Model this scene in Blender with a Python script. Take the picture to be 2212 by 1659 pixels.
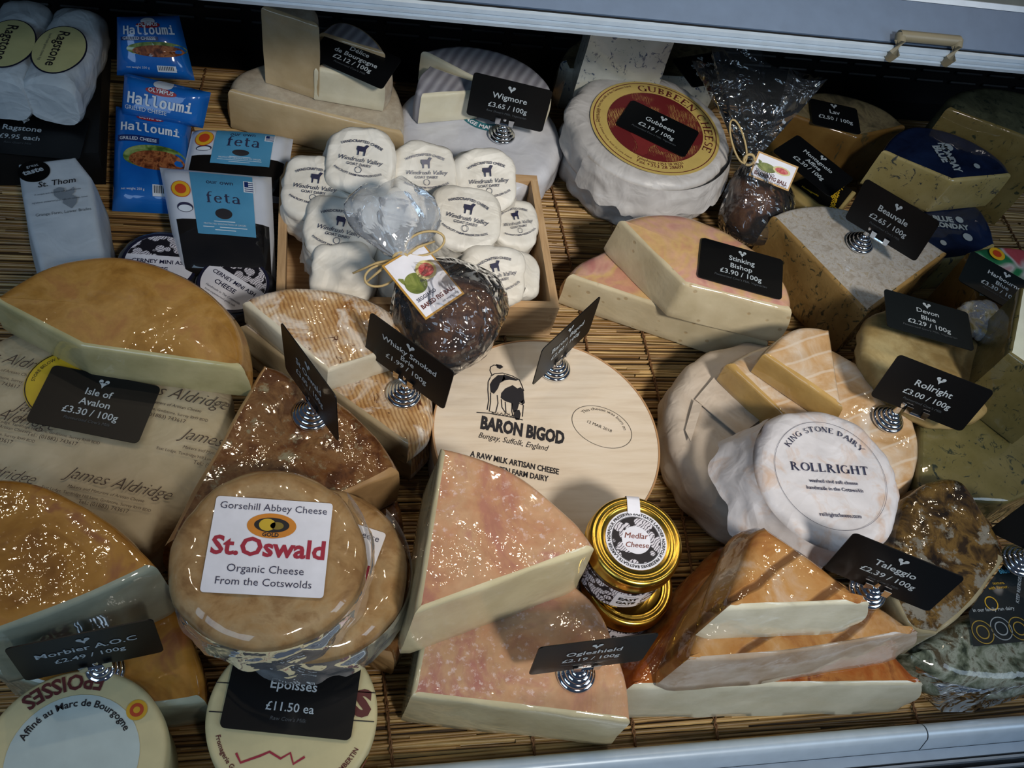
import bpy, bmesh, math, random
import numpy as np
from mathutils import Vector, Matrix, noise

random.seed(7)
scene = bpy.context.scene
COL = scene.collection
for o in list(bpy.data.objects):
    bpy.data.objects.remove(o, do_unlink=True)

# ------------------------------------------------------------------ camera
# world: X along the counter to the right, Y away from the viewer, Z up, metres, shelf deck at z = 0
FPX, CX, CY = 1992.0, 1106.0, 829.5
CAM_AXES = np.array([[0.97705309, -0.10985998, 0.18247751],
                     [0.00555065, -0.84329458, -0.53742297],
                     [0.21292357, 0.52610364, -0.82333378]])   # columns: world X, Y, Z seen in camera axes (right, down, forward)
CAM_LOC = np.array([-0.20574771, -0.38862384, 0.75212672])
cam = bpy.data.cameras.new('camera')
cam.sensor_fit = 'HORIZONTAL'; cam.sensor_width = 36.0; cam.lens = 36.0 * FPX / 2212.0
cam.clip_start = 0.02
camo = bpy.data.objects.new('camera', cam); COL.objects.link(camo)
right, down, fwd = CAM_AXES[0], CAM_AXES[1], CAM_AXES[2]
mw = Matrix.Identity(4)
for i in range(3):
    mw[i][0] = right[i]; mw[i][1] = -down[i]; mw[i][2] = -fwd[i]; mw[i][3] = CAM_LOC[i]
camo.matrix_world = mw
scene.camera = camo

# ------------------------------------------------------------------ world, lamps, exposure
W = bpy.data.worlds.new('shop_ambient'); scene.world = W; W.use_nodes = True
bg = W.node_tree.nodes['Background']
bg.inputs[0].default_value = (0.42, 0.62, 1.0, 1); bg.inputs[1].default_value = 0.07
scene.view_settings.view_transform = 'Standard'; scene.view_settings.look = 'None'
scene.view_settings.gamma = 1.0; scene.view_settings.exposure = 0.0
scene.view_settings.use_curve_mapping = False
cy = scene.cycles
cy.use_adaptive_sampling = True; cy.adaptive_threshold = 0.03
cy.max_bounces = 6; cy.diffuse_bounces = 3; cy.glossy_bounces = 3; cy.transmission_bounces = 3; cy.transparent_max_bounces = 10


def aim(o, target):
    d = Vector(target) - o.location
    o.rotation_euler = d.to_track_quat('-Z', 'Y').to_euler()


def spot(name, loc, target, power, col, radius, angle, blend):
    l = bpy.data.lights.new(name, 'SPOT'); l.energy = power; l.color = col
    l.shadow_soft_size = radius; l.spot_size = math.radians(angle); l.spot_blend = blend
    o = bpy.data.objects.new(name, l); COL.objects.link(o); o.location = loc; aim(o, target); return o


def area(name, loc, target, power, col, sx, sy):
    l = bpy.data.lights.new(name, 'AREA'); l.energy = power; l.color = col
    l.shape = 'RECTANGLE'; l.size = sx; l.size_y = sy
    o = bpy.data.objects.new(name, l); COL.objects.link(o); o.location = loc; aim(o, target); return o


spot('ceiling_spot_lamp', (0.45, -1.40, 1.90), (0.08, 0.16, 0.05), 215, (1.0, 0.93, 0.84), 0.16, 25, 1.0)
for lx, ly, tx, ty, pw in ((-1.02, 0.72, -0.36, -0.12, 12), (-0.55, 1.20, -0.26, -0.02, 10), (-0.10, 1.30, -0.12, 0.02, 8), (0.20, 0.83, -0.03, -0.06, 8), (0.68, 0.68, 0.02, -0.08, 8), (1.13, 0.62, 0.12, -0.10, 9), (2.05, 1.05, 0.30, -0.06, 9)):
    spot('ceiling_track_lamp', (lx, ly, 2.30), (tx, ty, 0.10), pw, (1.0, 0.82, 0.58), 0.028, 30, 1.0)
area('shop_window_daylight', (1.45, -0.95, 1.35), (0.05, 0.05, 0.0), 9, (0.62, 0.80, 1.0), 0.7, 0.9)
area('added_cool_fill', (-1.15, -1.05, 1.25), (-0.2, 0.25, 0.05), 7.5, (0.52, 0.75, 1.0), 0.9, 0.9)  # cool fill added to lift the logs and left side, no door known

# ------------------------------------------------------------------ pixel helpers (where a thing of known height stands on the shelf)
CROP = dict(A=(0, 0, 3.456), B=(440, 0, 2.765), C=(1180, 40, 3.771), D=(1560, 40, 3.317), E=(580, 280, 3.456), F=(1200, 420, 3.95),
            G=(1600, 420, 3.606), H=(1420, 680, 2.793), I=(0, 500, 2.675), J=(360, 600, 3.19), K=(860, 640, 3.456), L=(340, 980, 3.318),
            M=(0, 1000, 2.517), N=(420, 1340, 3.687), O=(860, 940, 2.514), Q=(1300, 1080, 2.4254), R=(1600, 60, 3.319), S=(1180, 1040, 5.183),
            T=(1900, 1000, 2.962), U=(1880, 520, 3.455), V=(320, 260, 3.95), X=(0, 0, 1.0))


def px(k, x, y):
    a = CROP[k]; return (a[0] + x / a[2], a[1] + y / a[2])


def ray(p):
    v = np.array([(p[0] - CX) / FPX, (p[1] - CY) / FPX, 1.0]); return CAM_AXES.T @ v


def P(k, x, y, z=0.0):
    v = ray(px(k, x, y)); t = (z - CAM_LOC[2]) / v[2]; return Vector(CAM_LOC + t * v)


class Frame:
    """a thing's own axes: origin at its base, z along its up direction"""
    def __init__(s, O, N=(0, 0, 1), X=(1, 0, 0)):
        s.O = Vector(O); s.z = Vector(N).normalized(); x = Vector(X); s.x = (x - s.z * x.dot(s.z)).normalized(); s.y = s.z.cross(s.x)
        m = Matrix.Identity(4)
        for i in range(3):
            m[i][0] = s.x[i]; m[i][1] = s.y[i]; m[i][2] = s.z[i]; m[i][3] = s.O[i]
        s.m = m; s.inv = m.inverted()

    def loc(s, w): return s.inv @ Vector(w)

    def hit(s, k, x, y, h):
        """local xy where the sight line of a photo point meets the plane at local height h"""
        v = Vector(ray(px(k, x, y))); o = Vector(CAM_LOC)
        t = ((s.O + s.z * h) - o).dot(s.z) / v.dot(s.z)
        l = s.loc(o + v * t); return Vector((l.x, l.y))


# ------------------------------------------------------------------ object helpers
def thing(name, label, cat, fr, group=None):
    o = bpy.data.objects.new(name, None); COL.objects.link(o); o.empty_display_size = 0.02
    o.matrix_world = fr.m; o['label'] = label; o['category'] = cat
    if group: o['group'] = group
    return o


def mesh_obj(name, verts, faces, mat, parent=None, sharp=40, smooth=True):
    me = bpy.data.meshes.new(name)
    me.from_pydata([tuple(v) for v in verts], [], [tuple(f) for f in faces])
    bm = bmesh.new(); bm.from_mesh(me)
    bmesh.ops.recalc_face_normals(bm, faces=bm.faces[:]); bm.to_mesh(me); bm.free()
    return _finish(name, me, mat, parent, sharp, smooth)


def raw_obj(name, verts, faces, mat, parent=None, sharp=40, smooth=True):
    me = bpy.data.meshes.new(name)
    me.from_pydata([tuple(v) for v in verts], [], [tuple(f) for f in faces])
    return _finish(name, me, mat, parent, sharp, smooth)


def _finish(name, me, mat, parent, sharp, smooth):
    if smooth:
        me.polygons.foreach_set('use_smooth', [True] * len(me.polygons))
        if sharp: me.set_sharp_from_angle(angle=math.radians(sharp))
    me.materials.append(mat)
    o = bpy.data.objects.new(name, me); COL.objects.link(o)
    if parent: o.parent = parent
    me.update()
    return o


def structure(o, label=None, cat=None):
    o['kind'] = 'structure'
    if label: o['label'] = label
    if cat: o['category'] = cat
    return o


def box_vf(x0, x1, y0, y1, z0, z1):
    v = [(x, y, z) for z in (z0, z1) for y in (y0, y1) for x in (x0, x1)]
    f = [(0, 2, 3, 1), (4, 5, 7, 6), (0, 1, 5, 4), (2, 6, 7, 3), (0, 4, 6, 2), (1, 3, 7, 5)]
    return v, f


def bev_box(name, x0, x1, y0, y1, z0, z1, mat, parent=None, b=0.001, seg=2):
    bm = bmesh.new()
    v, f = box_vf(x0, x1, y0, y1, z0, z1)
    vs = [bm.verts.new(p) for p in v]
    for q in f: bm.faces.new([vs[i] for i in q])
    bmesh.ops.recalc_face_normals(bm, faces=bm.faces[:])
    if b: bmesh.ops.bevel(bm, geom=bm.edges[:], offset=b, segments=seg, profile=0.5, affect='EDGES')
    me = bpy.data.meshes.new(name); bm.to_mesh(me); bm.free()
    return _finish(name, me, mat, parent, 35, True)


def joined(name, parts, mat, parent=None, sharp=40, recalc=True):
    V, F = [], []
    for v, f in parts:
        n = len(V); V += list(v); F += [tuple(i + n for i in q) for q in f]
    return (mesh_obj if recalc else raw_obj)(name, V, F, mat, parent, sharp)


def tube_vf(pts, r, n=6, cap=True):
    pts = [Vector(p) for p in pts]; V, F = [], []
    rr = r if isinstance(r, (list, tuple)) else [r] * len(pts)
    up = Vector((0.13, 0.2, 1)).normalized()
    for i, p in enumerate(pts):
        d = (pts[min(i + 1, len(pts) - 1)] - pts[max(i - 1, 0)]).normalized()
        a = d.cross(up)
        if a.length < 1e-4: a = d.cross(Vector((1, 0, 0)))
        a.normalize(); b = d.cross(a)
        for k in range(n):
            t = 2 * math.pi * k / n; V.append(p + (a * math.cos(t) + b * math.sin(t)) * rr[i])
    for i in range(len(pts) - 1):
        for k in range(n):
            F.append((i * n + k, i * n + (k + 1) % n, (i + 1) * n + (k + 1) % n, (i + 1) * n + k))
    if cap: F.append(tuple(range(n))[::-1]); F.append(tuple(range(len(V) - n, len(V))))
    return V, F


def lathe_vf(prof, n=64, warp=None):
    """prof: (r, z) from the top centre outwards and down"""
    V, F, rings = [], [], []
    for (r, z) in prof:
        if r < 1e-6:
            rings.append([len(V)]); V.append(Vector((0, 0, z)))
        else:
            rings.append(list(range(len(V), len(V) + n)))
            for k in range(n):
                t = 2 * math.pi * k / n; V.append(Vector((r * math.cos(t), r * math.sin(t), z)))
    for a, b in zip(rings, rings[1:]):
        for k in range(n):
            k2 = (k + 1) % n
            if len(a) == 1: F.append((a[0], b[k], b[k2]))
            elif len(b) == 1: F.append((a[k], b[0], a[k2]))
            else: F.append((a[k], b[k], b[k2], a[k2]))
    if warp: V = [warp(v) for v in V]
    return V, F


def nz(p, s, seed=0.0, o=2):
    return noise.fractal(Vector((p[0] * s + seed, p[1] * s - seed * .7, p[2] * s + 3.1 * seed)), 1.0, 2.0, o)


# ------------------------------------------------------------------ materials
def lin(h):
    if not isinstance(h, str): return (*h[:3], 1)
    h = h.lstrip('#'); c = [int(h[i:i + 2], 16) / 255 for i in (0, 2, 4)]
    return tuple((x / 12.92 if x <= .04045 else ((x + .055) / 1.055) ** 2.4) for x in c) + (1,)


class MB:
    def __init__(s, name):
        s.m = bpy.data.materials.new(name); s.m.use_nodes = True; s.t = s.m.node_tree
        s.b = s.t.nodes['Principled BSDF']; s.out = s.t.nodes['Material Output']; s._tc = None

    def n(s, typ, **kw):
        x = s.t.nodes.new(typ)
        for k, v in kw.items():
            if k.startswith('i_'):
                key = k[2:]; key = int(key) if key.isdigit() else key.replace('_', ' ')
                if isinstance(v, bpy.types.NodeSocket): s.t.links.new(v, x.inputs[key])
                else: x.inputs[key].default_value = v
            else: setattr(x, k, v)
        return x

    def co(s, rot=0.0, scale=(1, 1, 1), rnd=True):
        tc = s.n('ShaderNodeTexCoord')
        mp = s.n('ShaderNodeMapping', i_Vector=tc.outputs['Object'])
        mp.inputs['Rotation'].default_value = (0, 0, rot); mp.inputs['Scale'].default_value = scale
        if not rnd: return mp.outputs[0]
        oi = s.n('ShaderNodeObjectInfo')
        ad = s.n('ShaderNodeVectorMath', operation='MULTIPLY_ADD')
        cb = s.n('ShaderNodeCombineXYZ', i_0=oi.outputs['Random'], i_1=oi.outputs['Random'], i_2=oi.outputs['Random'])
        s.t.links.new(cb.outputs[0], ad.inputs[0]); ad.inputs[1].default_value = (7.3, 3.1, 1.7); s.t.links.new(mp.outputs[0], ad.inputs[2])
        return ad.outputs[0]

    def noise(s, co, scale, detail=4, rough=.55, dist=0.0):
        return s.n('ShaderNodeTexNoise', i_Vector=co, i_Scale=scale, i_Detail=detail, i_Roughness=rough, i_Distortion=dist).outputs[0]

    def ramp(s, fac, stops, interp='LINEAR'):
        r = s.n('ShaderNodeValToRGB', i_Fac=fac); r.color_ramp.interpolation = interp
        e = r.color_ramp.elements
        while len(e) < len(stops): e.new(0.5)
        for x, (p, c) in zip(e, stops): x.position = p; x.color = lin(c)
        return r.outputs[0]

    def mix(s, f, a, b, mode='MIX'):
        x = s.n('ShaderNodeMix', data_type='RGBA', blend_type=mode)
        for i, v in ((0, f), (6, a), (7, b)):
            if isinstance(v, bpy.types.NodeSocket): s.t.links.new(v, x.inputs[i])
            elif i == 0: x.inputs[0].default_value = v
            else: x.inputs[i].default_value = lin(v)
        return x.outputs[2]

    def bump(s, h, strength, dist=0.001, normal=None):
        b = s.n('ShaderNodeBump', i_Height=h, i_Strength=strength, i_Distance=dist)
        if normal: s.t.links.new(normal, b.inputs['Normal'])
        return b.outputs[0]

    def math(s, op, a, b=0.0):
        x = s.n('ShaderNodeMath', operation=op)
        for i, v in enumerate((a, b)):
            if isinstance(v, bpy.types.NodeSocket): s.t.links.new(v, x.inputs[i])
            else: x.inputs[i].default_value = v
        return x.outputs[0]

    def set(s, **kw):
        for k, v in kw.items():
            k = k.replace('_', ' ')
            if isinstance(v, bpy.types.NodeSocket): s.t.links.new(v, s.b.inputs[k])
            else: s.b.inputs[k].default_value = lin(v) if k in ('Base Color', 'Emission Color', 'Subsurface Radius', 'Coat Tint', 'Sheen Tint') and isinstance(v, str) else v
        return s


WCACHE = {}


def film(mb, amount=1.0, scale=170, strength=.55, streak=None):
    """cling film: a glossy coat whose own fine wrinkles catch the lamps"""
    co = mb.co(0.6)
    if streak is not None: co = mb.co(streak, (1, .12, 1))
    h1 = mb.noise(co, scale * 1.25, 1.0, .5, .3); h2 = mb.noise(co, scale * .35, 1.0, .5, .8)
    h = mb.math('ADD', h1, mb.math('MULTIPLY', h2, 1.5))
    amt = mb.ramp(mb.noise(mb.co(1.1), 15, 1.0), [(.38, (.12,) * 3), (.60, (min(1, strength * 1.5),) * 3)])
    nrm = mb.bump(h, amt, .00058)
    mb.set(Coat_Weight=amount, Coat_Roughness=.05, Coat_IOR=1.5)
    mb.b.inputs['Specular IOR Level'].default_value = .12
    mb.t.links.new(nrm, mb.b.inputs['Coat Normal'])
    return mb


def m_plain(name, col, rough=.5, metal=0.0, spec=.5, coat=0.0, sss=0.0):
    if name in WCACHE: return WCACHE[name]
    mb = MB(name); co = mb.co(); f = mb.noise(co, 60, 3)
    c = lin(col); lo = tuple(x * .93 for x in c[:3]); hi = tuple(min(1, x * 1.05) for x in c[:3])
    mb.set(Base_Color=mb.ramp(f, [(.3, lo), (.7, hi)]), Roughness=rough, Metallic=metal, Coat_Weight=coat)
    mb.b.inputs['Specular IOR Level'].default_value = spec
    if sss: mb.set(Subsurface_Weight=sss, Subsurface_Scale=.004)
    WCACHE[name] = mb.m; return mb.m


def m_rind(name, cols, scale=45, rough=.5, bump=.25, coat=1.0, fscale=170, fstr=.55, speck=None, streak=None, detail=6, fine=None):
    mb = MB(name); co = mb.co()
    f = mb.noise(co, scale, detail, .62, .6)
    n = len(cols); c = mb.ramp(f, [(.36 + .28 * i / max(1, n - 1), x) for i, x in enumerate(cols)])
    if speck:
        g = mb.noise(co, speck[1], 5, .7); mask = mb.ramp(g, [(speck[2], (0, 0, 0)), (speck[2] + speck[3], (1, 1, 1))])
        if len(speck) > 4:
            big = mb.ramp(mb.noise(co, speck[4], 2, .5), [(.46, (0, 0, 0)), (.58, (1, 1, 1))])
            mask = mb.mix(1.0, mask, big, 'MULTIPLY')
        c = mb.mix(mask, c, speck[0])
    g2 = mb.noise(co, fine or scale * 6, 2.0, .7)
    c = mb.mix(.25, c, mb.ramp(g2, [(.25, (.25, .22, .18)), (.75, (1, 1, 1))]), 'MULTIPLY')
    mb.set(Base_Color=c, Roughness=rough)
    mb.set(Normal=mb.bump(mb.noise(co, scale * 4.5, 2.0, .65), bump, .0016))
    if coat: film(mb, coat, fscale, fstr, streak)
    return mb.m


def m_paste(name, col, col2, holes=False, vein=None, coat=1.0, fstr=.35, scale=40, streak=None, vs=(26, .56, .05)):
    mb = MB(name); co = mb.co()
    f = mb.noise(co, scale, 4, .5); c = mb.ramp(f, [(.3, col), (.7, col2)])
    h = mb.noise(co, 220, 1.0, .6)
    if vein:
        v = mb.noise(mb.co(.4, (1, 1, .8)), vs[0], 7, .72, 1.6)
        mask = mb.ramp(v, [(vs[1], (0, 0, 0)), (vs[1] + vs[2], (1, 1, 1))])
        c = mb.mix(mask, c, vein)
    if holes:
        w = mb.n('ShaderNodeTexVoronoi', i_Vector=co, i_Scale=58.0, i_Randomness=1.0)
        mask = mb.ramp(w.outputs['Distance'], [(.10, (1, 1, 1)), (.16, (0, 0, 0))])
        c = mb.mix(mb.math('MULTIPLY', mask, .45), c, '#8a6a3a')
        h = mb.math('SUBTRACT', h, mb.math('MULTIPLY', mask, 1.2))
    mb.set(Base_Color=c, Roughness=.45, Normal=mb.bump(h, .18, .0012))
    if coat: film(mb, coat, 90, fstr, streak)
    return mb.m


def m_paper(name, col, col2, bump=.35, rough=.55, scale=28, trans=0.0, coat=0.0, stain=None):
    mb = MB(name); co = mb.co()
    f = mb.noise(co, 30, 4, .55, .3); c = mb.ramp(f, [(.3, col), (.7, col2)])
    if stain:
        g = mb.noise(co, 42, 5, .6, .8); c = mb.mix(mb.ramp(g, [(.5, (0, 0, 0)), (.72, (.8, .8, .8))]), c, stain)
    w = mb.n('ShaderNodeTexVoronoi', feature='DISTANCE_TO_EDGE', i_Vector=co, i_Scale=scale)
    cr = mb.ramp(w.outputs['Distance'], [(0.0, (1, 1, 1)), (.12, (0, 0, 0))])
    h = mb.math('ADD', mb.math('MULTIPLY', cr, .35), mb.noise(co, 40, 2.0, .6, 1.2))
    mb.set(Base_Color=c, Roughness=rough, Normal=mb.bump(h, bump, .003))
    if coat: film(mb, coat, 120, .5)
    return mb.m


def m_chrome():
    mb = MB('chrome'); co = mb.co(); mb.set(Base_Color='#d8dadd', Metallic=1.0, Roughness=.07)
    mb.set(Normal=mb.bump(mb.noise(co, 120, 2), .03, .001)); return mb.m


def m_cellophane(name='cellophane', milk=.02, k=1.5, bump=.8):
    mb = MB(name); co = mb.co(.5)
    h = mb.math('ADD', mb.noise(co, 34, 2, .5, 1.4), mb.math('MULTIPLY', mb.noise(co, 12, 2, .5, 2.0), 2.0))
    nrm = mb.bump(h, bump, .010)
    gl = mb.n('ShaderNodeBsdfGlossy', i_Color=(1, 1, 1, 1), i_Roughness=.035, i_Normal=nrm)
    tr = mb.n('ShaderNodeBsdfTransparent', i_Color=(.95, .96, .97, 1))
    di = mb.n('ShaderNodeBsdfDiffuse', i_Color=(.75, .8, .86, 1))
    m0 = mb.n('ShaderNodeMixShader', i_0=milk, i_1=tr.outputs[0], i_2=di.outputs[0])
    fr = mb.n('ShaderNodeFresnel', i_IOR=1.5, i_Normal=nrm)
    m1 = mb.n('ShaderNodeMixShader', i_0=mb.math('MULTIPLY', fr.outputs[0], k), i_1=m0.outputs[0], i_2=gl.outputs[0])
    mb.t.links.new(m1.outputs[0], mb.out.inputs['Surface']); return mb.m


CHROME = m_chrome(); CELLO = m_cellophane(); CELLOM = m_cellophane('milky_cellophane', .30, 1.1, .35); CELLOF = m_cellophane('clear_cheese_film', .36, .8, .12)
CARD = m_plain('black_card', '#08090b', .42, spec=.28)
CARDG = m_plain('slate_green_card', '#0c1316', .40, spec=.35)
CARD_EDGE = m_plain('card_edge_white', '#c8c8c4', .6)
INKW = m_plain('white_print', '#aab4ba', .6)
INKG = m_plain('grey_print', '#454b50', .6)
INKB = m_plain('black_print', '#17141a', .65)
INKN = m_plain('navy_print', '#1b1c3c', .6)
INKR = m_plain('red_print', '#9a1f36', .6)
INKBR = m_plain('brown_print', '#5b2622', .65)
WHITE = m_plain('white_label', '#dcdce4', .5)
PAPERLBL = m_plain('cream_label', '#d8cfa6', .5)

# ------------------------------------------------------------------ lettering
FONTS = {}


def font(kind):
    if kind not in FONTS:
        f = None
        if kind == 'mono':
            try:
                import os
                f = bpy.data.fonts.load(os.path.join(bpy.utils.resource_path('LOCAL'), 'datafiles', 'fonts', 'DejaVuSansMono.woff2'))
            except Exception: f = None
        FONTS[kind] = f
    return FONTS[kind]


TXT = {}


def glyphs(s, bold=0.0, kind='sans', res=2, space=1.0):
    key = (s, bold, kind, res, space)
    if key in TXT: return TXT[key]
    cu = bpy.data.curves.new('lettering', 'FONT'); cu.body = s; cu.size = 1.0; cu.resolution_u = res; cu.offset = bold; cu.space_character = space
    cu.fill_mode = 'FRONT'
    f = font(kind)
    if f: cu.font = f
    o = bpy.data.objects.new('lettering', cu); COL.objects.link(o)
    dg = bpy.context.evaluated_depsgraph_get()
    me = bpy.data.meshes.new_from_object(o.evaluated_get(dg))
    V = [(v.co.x, v.co.y) for v in me.vertices]; F = [tuple(p.vertices) for p in me.polygons]
    bpy.data.objects.remove(o, do_unlink=True); bpy.data.curves.remove(cu); bpy.data.meshes.remove(me)
    TXT[key] = (V, F); return V, F


# a small seriffed alphabet drawn as strokes: thick uprights, thin joins, feet
SER = {
 'A': [[(0, 0), (.34, .72), .06], [(.34, .72), (.68, 0), .11], [(.15, .24), (.52, .24), .05], 'f0 f.68'], 'B': [[(.12, 0), (.12, .72), .11], ['a', .12, .545, .3, .175, -90, 90, .07], ['a', .12, .19, .36, .19, -90, 90, .08], 's.12'],
 'C': [['a', .36, .36, .33, .36, 50, 315, .09]], 'D': [[(.12, 0), (.12, .72), .11], ['a', .12, .36, .48, .34, -90, 90, .09], 's.12'], 'E': [[(.12, 0), (.12, .72), .11], [(.12, .695), (.5, .695), .05], [(.12, .37), (.42, .37), .05], [(.12, .025), (.54, .025), .05], [(.5, .7), (.5, .58), .05], [(.53, .02), (.53, .15), .05], 's.12'],
 'F': [[(.12, 0), (.12, .72), .11], [(.12, .695), (.5, .695), .05], [(.12, .37), (.42, .37), .05], [(.5, .7), (.5, .58), .05], 's.12'], 'G': [['a', .36, .36, .33, .36, 50, 330, .09], [(.62, .02), (.62, .32), .1], [(.5, .33), (.74, .33), .045]],
 'H': [[(.12, 0), (.12, .72), .11], [(.6, 0), (.6, .72), .11], [(.12, .37), (.6, .37), .05], 's.12 s.6'], 'I': [[(.12, 0), (.12, .72), .11], 's.12'], 'K': [[(.12, 0), (.12, .72), .11], [(.12, .3), (.56, .72), .05], [(.26, .42), (.62, 0), .11], 's.12 f.62'],
 'L': [[(.12, 0), (.12, .72), .11], [(.12, .025), (.52, .025), .05], [(.51, .02), (.51, .16), .05], 's.12'], 'M': [[(.12, 0), (.12, .72), .06], [(.12, .72), (.42, .06), .11], [(.42, .06), (.72, .72), .05], [(.72, 0), (.72, .72), .11], 'f.12 f.72'], 'N': [[(.1, 0), (.1, .72), .05], [(.1, .72), (.6, 0), .11], [(.6, 0), (.6, .72), .05], 'f.1 t.6'],
 'O': [['a', .38, .36, .34, .35, 0, 360, .09]], 'P': [[(.12, 0), (.12, .72), .11], ['a', .12, .52, .34, .2, -90, 90, .08], 's.12'], 'R': [[(.12, 0), (.12, .72), .11], ['a', .12, .53, .32, .19, -90, 90, .08], [(.3, .36), (.62, 0), .1], 's.12 f.62'],
 'S': [['a', .28, .53, .2, .18, 40, 270, .08], ['a', .28, .19, .23, .18, -140, 90, .09]], 'T': [[(.32, 0), (.32, .72), .11], [(.03, .695), (.61, .695), .05], [(.04, .7), (.04, .56), .05], [(.6, .7), (.6, .56), .05], 'f.32'], 'U': [[(.1, .2), (.1, .72), .11], ['a', .34, .22, .24, .21, 180, 360, .07], [(.58, .2), (.58, .72), .06], 't.1 t.58'],
 'W': [[(.02, .72), (.24, 0), .1], [(.24, 0), (.44, .6), .05], [(.44, .6), (.62, 0), .1], [(.62, 0), (.84, .72), .05], 't.02 t.84'], 'Y': [[(.02, .72), (.32, .32), .1], [(.32, .32), (.62, .72), .05], [(.32, 0), (.32, .34), .11], 'f.32 t.02 t.62'],
 'f': [[(.12, 0), (.12, .56), .09], ['a', .28, .56, .16, .17, 60, 180, .06], [(.02, .46), (.3, .46), .05], 'f.12'], 'e': [['a', .25, .23, .21, .23, 10, 320, .08], [(.06, .26), (.45, .26), .045]], 't': [[(.14, .1), (.14, .62), .09], ['a', .24, .1, .1, .09, 180, 330, .06], [(.02, .46), (.32, .46), .05]],
 'a': [[(.38, .0), (.38, .34), .09], ['a', .22, .33, .16, .14, 0, 160, .06], ['a', .2, .13, .16, .13, 60, 330, .07], [(.38, .03), (.48, .03), .05]], ' ': [],
}
SERW = {'I': .24, ' ': .3, 'f': .34, 'e': .5, 't': .36, 'a': .52, 'W': .88, 'M': .86, 'A': .7, 'S': .54, 'E': .6, 'L': .58, 'B': .58}


def serif(s, space=.1, fat=1.0):
    V, F = [], []; x = 0.0

    def bar(a, b, w):
        a = Vector(a); b = Vector(b); d = (b - a).normalized(); q = Vector((-d.y, d.x)) * (w * fat / 2)
        n = len(V); V.extend([(x + p.x, p.y) for p in (a + q, a - q, b - q, b + q)]); F.append((n, n + 1, n + 2, n + 3))
    for ch in s:
        for st in SER.get(ch, []):
            if isinstance(st, str):
                for tok in st.split():
                    k, c = tok[0], float(tok[1:])
                    if k in 'sf': bar((c - .12, .016), (c + .12, .016), .032)
                    if k in 'st': bar((c - .12, .704), (c + .12, .704), .032)
            elif st[0] == 'a':
                _, cx, cy, rx, ry, a0, a1, w = st; m = max(5, int(abs(a1 - a0) / 18))
                pts = [(cx + (rx - w * .3) * math.cos(math.radians(a0 + (a1 - a0) * i / m)), cy + (ry - w * .3) * math.sin(math.radians(a0 + (a1 - a0) * i / m))) for i in range(m + 1)]
                n = len(V)
                for i, (u, v) in enumerate(pts):
                    t = math.radians(a0 + (a1 - a0) * i / m); ww = w * fat * (.35 + .75 * abs(math.cos(t)))
                    V.append((x + u + math.cos(t) * ww / 2, v + math.sin(t) * ww / 2)); V.append((x + u - math.cos(t) * ww / 2, v - math.sin(t) * ww / 2))
                for i in range(m): F.append((n + 2 * i, n + 2 * i + 1, n + 2 * i + 3, n + 2 * i + 2))
            else: bar(*st)
        x += SERW.get(ch, .74) + space
    return V, F


def plane_map(o, u, v):
    o, u, v = Vector(o), Vector(u), Vector(v)
    return lambda x, y: o + u * x + v * y


def put_text(parent, s, mapf, mat, size=None, width=None, at=(0, 0), align='C', rot=0.0, sx=1.0, shear=0.0, bold=0.0, kind='sans', arc=None, name='lettering', space=1.0):
    """lettering laid on a surface; mapf turns flat label metres into the thing's own space; arc=(radius, middle angle in degrees, outward)"""
    V, F = serif(s, .1, 1 + bold * 10) if kind == 'serif' else glyphs(s, bold, kind, 2, space)
    if not V: return None
    xs = [v[0] for v in V]; x0, x1 = min(xs), max(xs)
    k = size if size else width / ((x1 - x0) * sx)
    off = {'C': (x0 + x1) / 2, 'L': x0, 'R': x1}[align]
    c, sn = math.cos(rot), math.sin(rot); out = []
    for (x, y) in V:
        X = ((x - off) * sx + shear * y) * k; Y = y * k
        if arc:
            R, a0, outw = arc
            if outw: t = math.radians(a0) - X / R; q = ((R + Y) * math.cos(t), (R + Y) * math.sin(t))
            else: t = math.radians(a0) + X / R; q = ((R - Y) * math.cos(t), (R - Y) * math.sin(t))
            X, Y = q
        out.append(mapf(at[0] + X * c - Y * sn, at[1] + X * sn + Y * c))
    return raw_obj(name, out, F, mat, parent, 0, False)


def text_between(parent, s, p0, p1, z, mat, sy=1.0, **kw):
    """lettering whose baseline runs between two local points of a flat top"""
    p0, p1 = Vector(p0[:2]), Vector(p1[:2]); d = p1 - p0; u = d.normalized(); v = Vector((-u.y, u.x))
    m = (p0 + p1) / 2
    return put_text(parent, s, plane_map((m.x, m.y, z), (u.x, u.y, 0), (v.x * sy, v.y * sy, 0)), mat, width=d.length, **kw)


def flat_poly(name, pts, mapf, mat, parent):
    """filled outline on a surface (convex or not)"""
    bm = bmesh.new(); vs = [bm.verts.new(mapf(*p)) for p in pts]
    f = bm.faces.new(vs); bmesh.ops.triangulate(bm, faces=[f])
    me = bpy.data.meshes.new(name); bm.to_mesh(me); bm.free(); me.materials.append(mat)
    o = bpy.data.objects.new(name, me); COL.objects.link(o); o.parent = parent; return o


def circ(cx, cy, r, n=40, ry=None, a0=0, a1=360):
    ry = ry or r
    return [(cx + r * math.cos(math.radians(a0 + (a1 - a0) * i / n)), cy + ry * math.sin(math.radians(a0 + (a1 - a0) * i / n))) for i in range(n if a1 - a0 == 360 else n + 1)]


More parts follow.
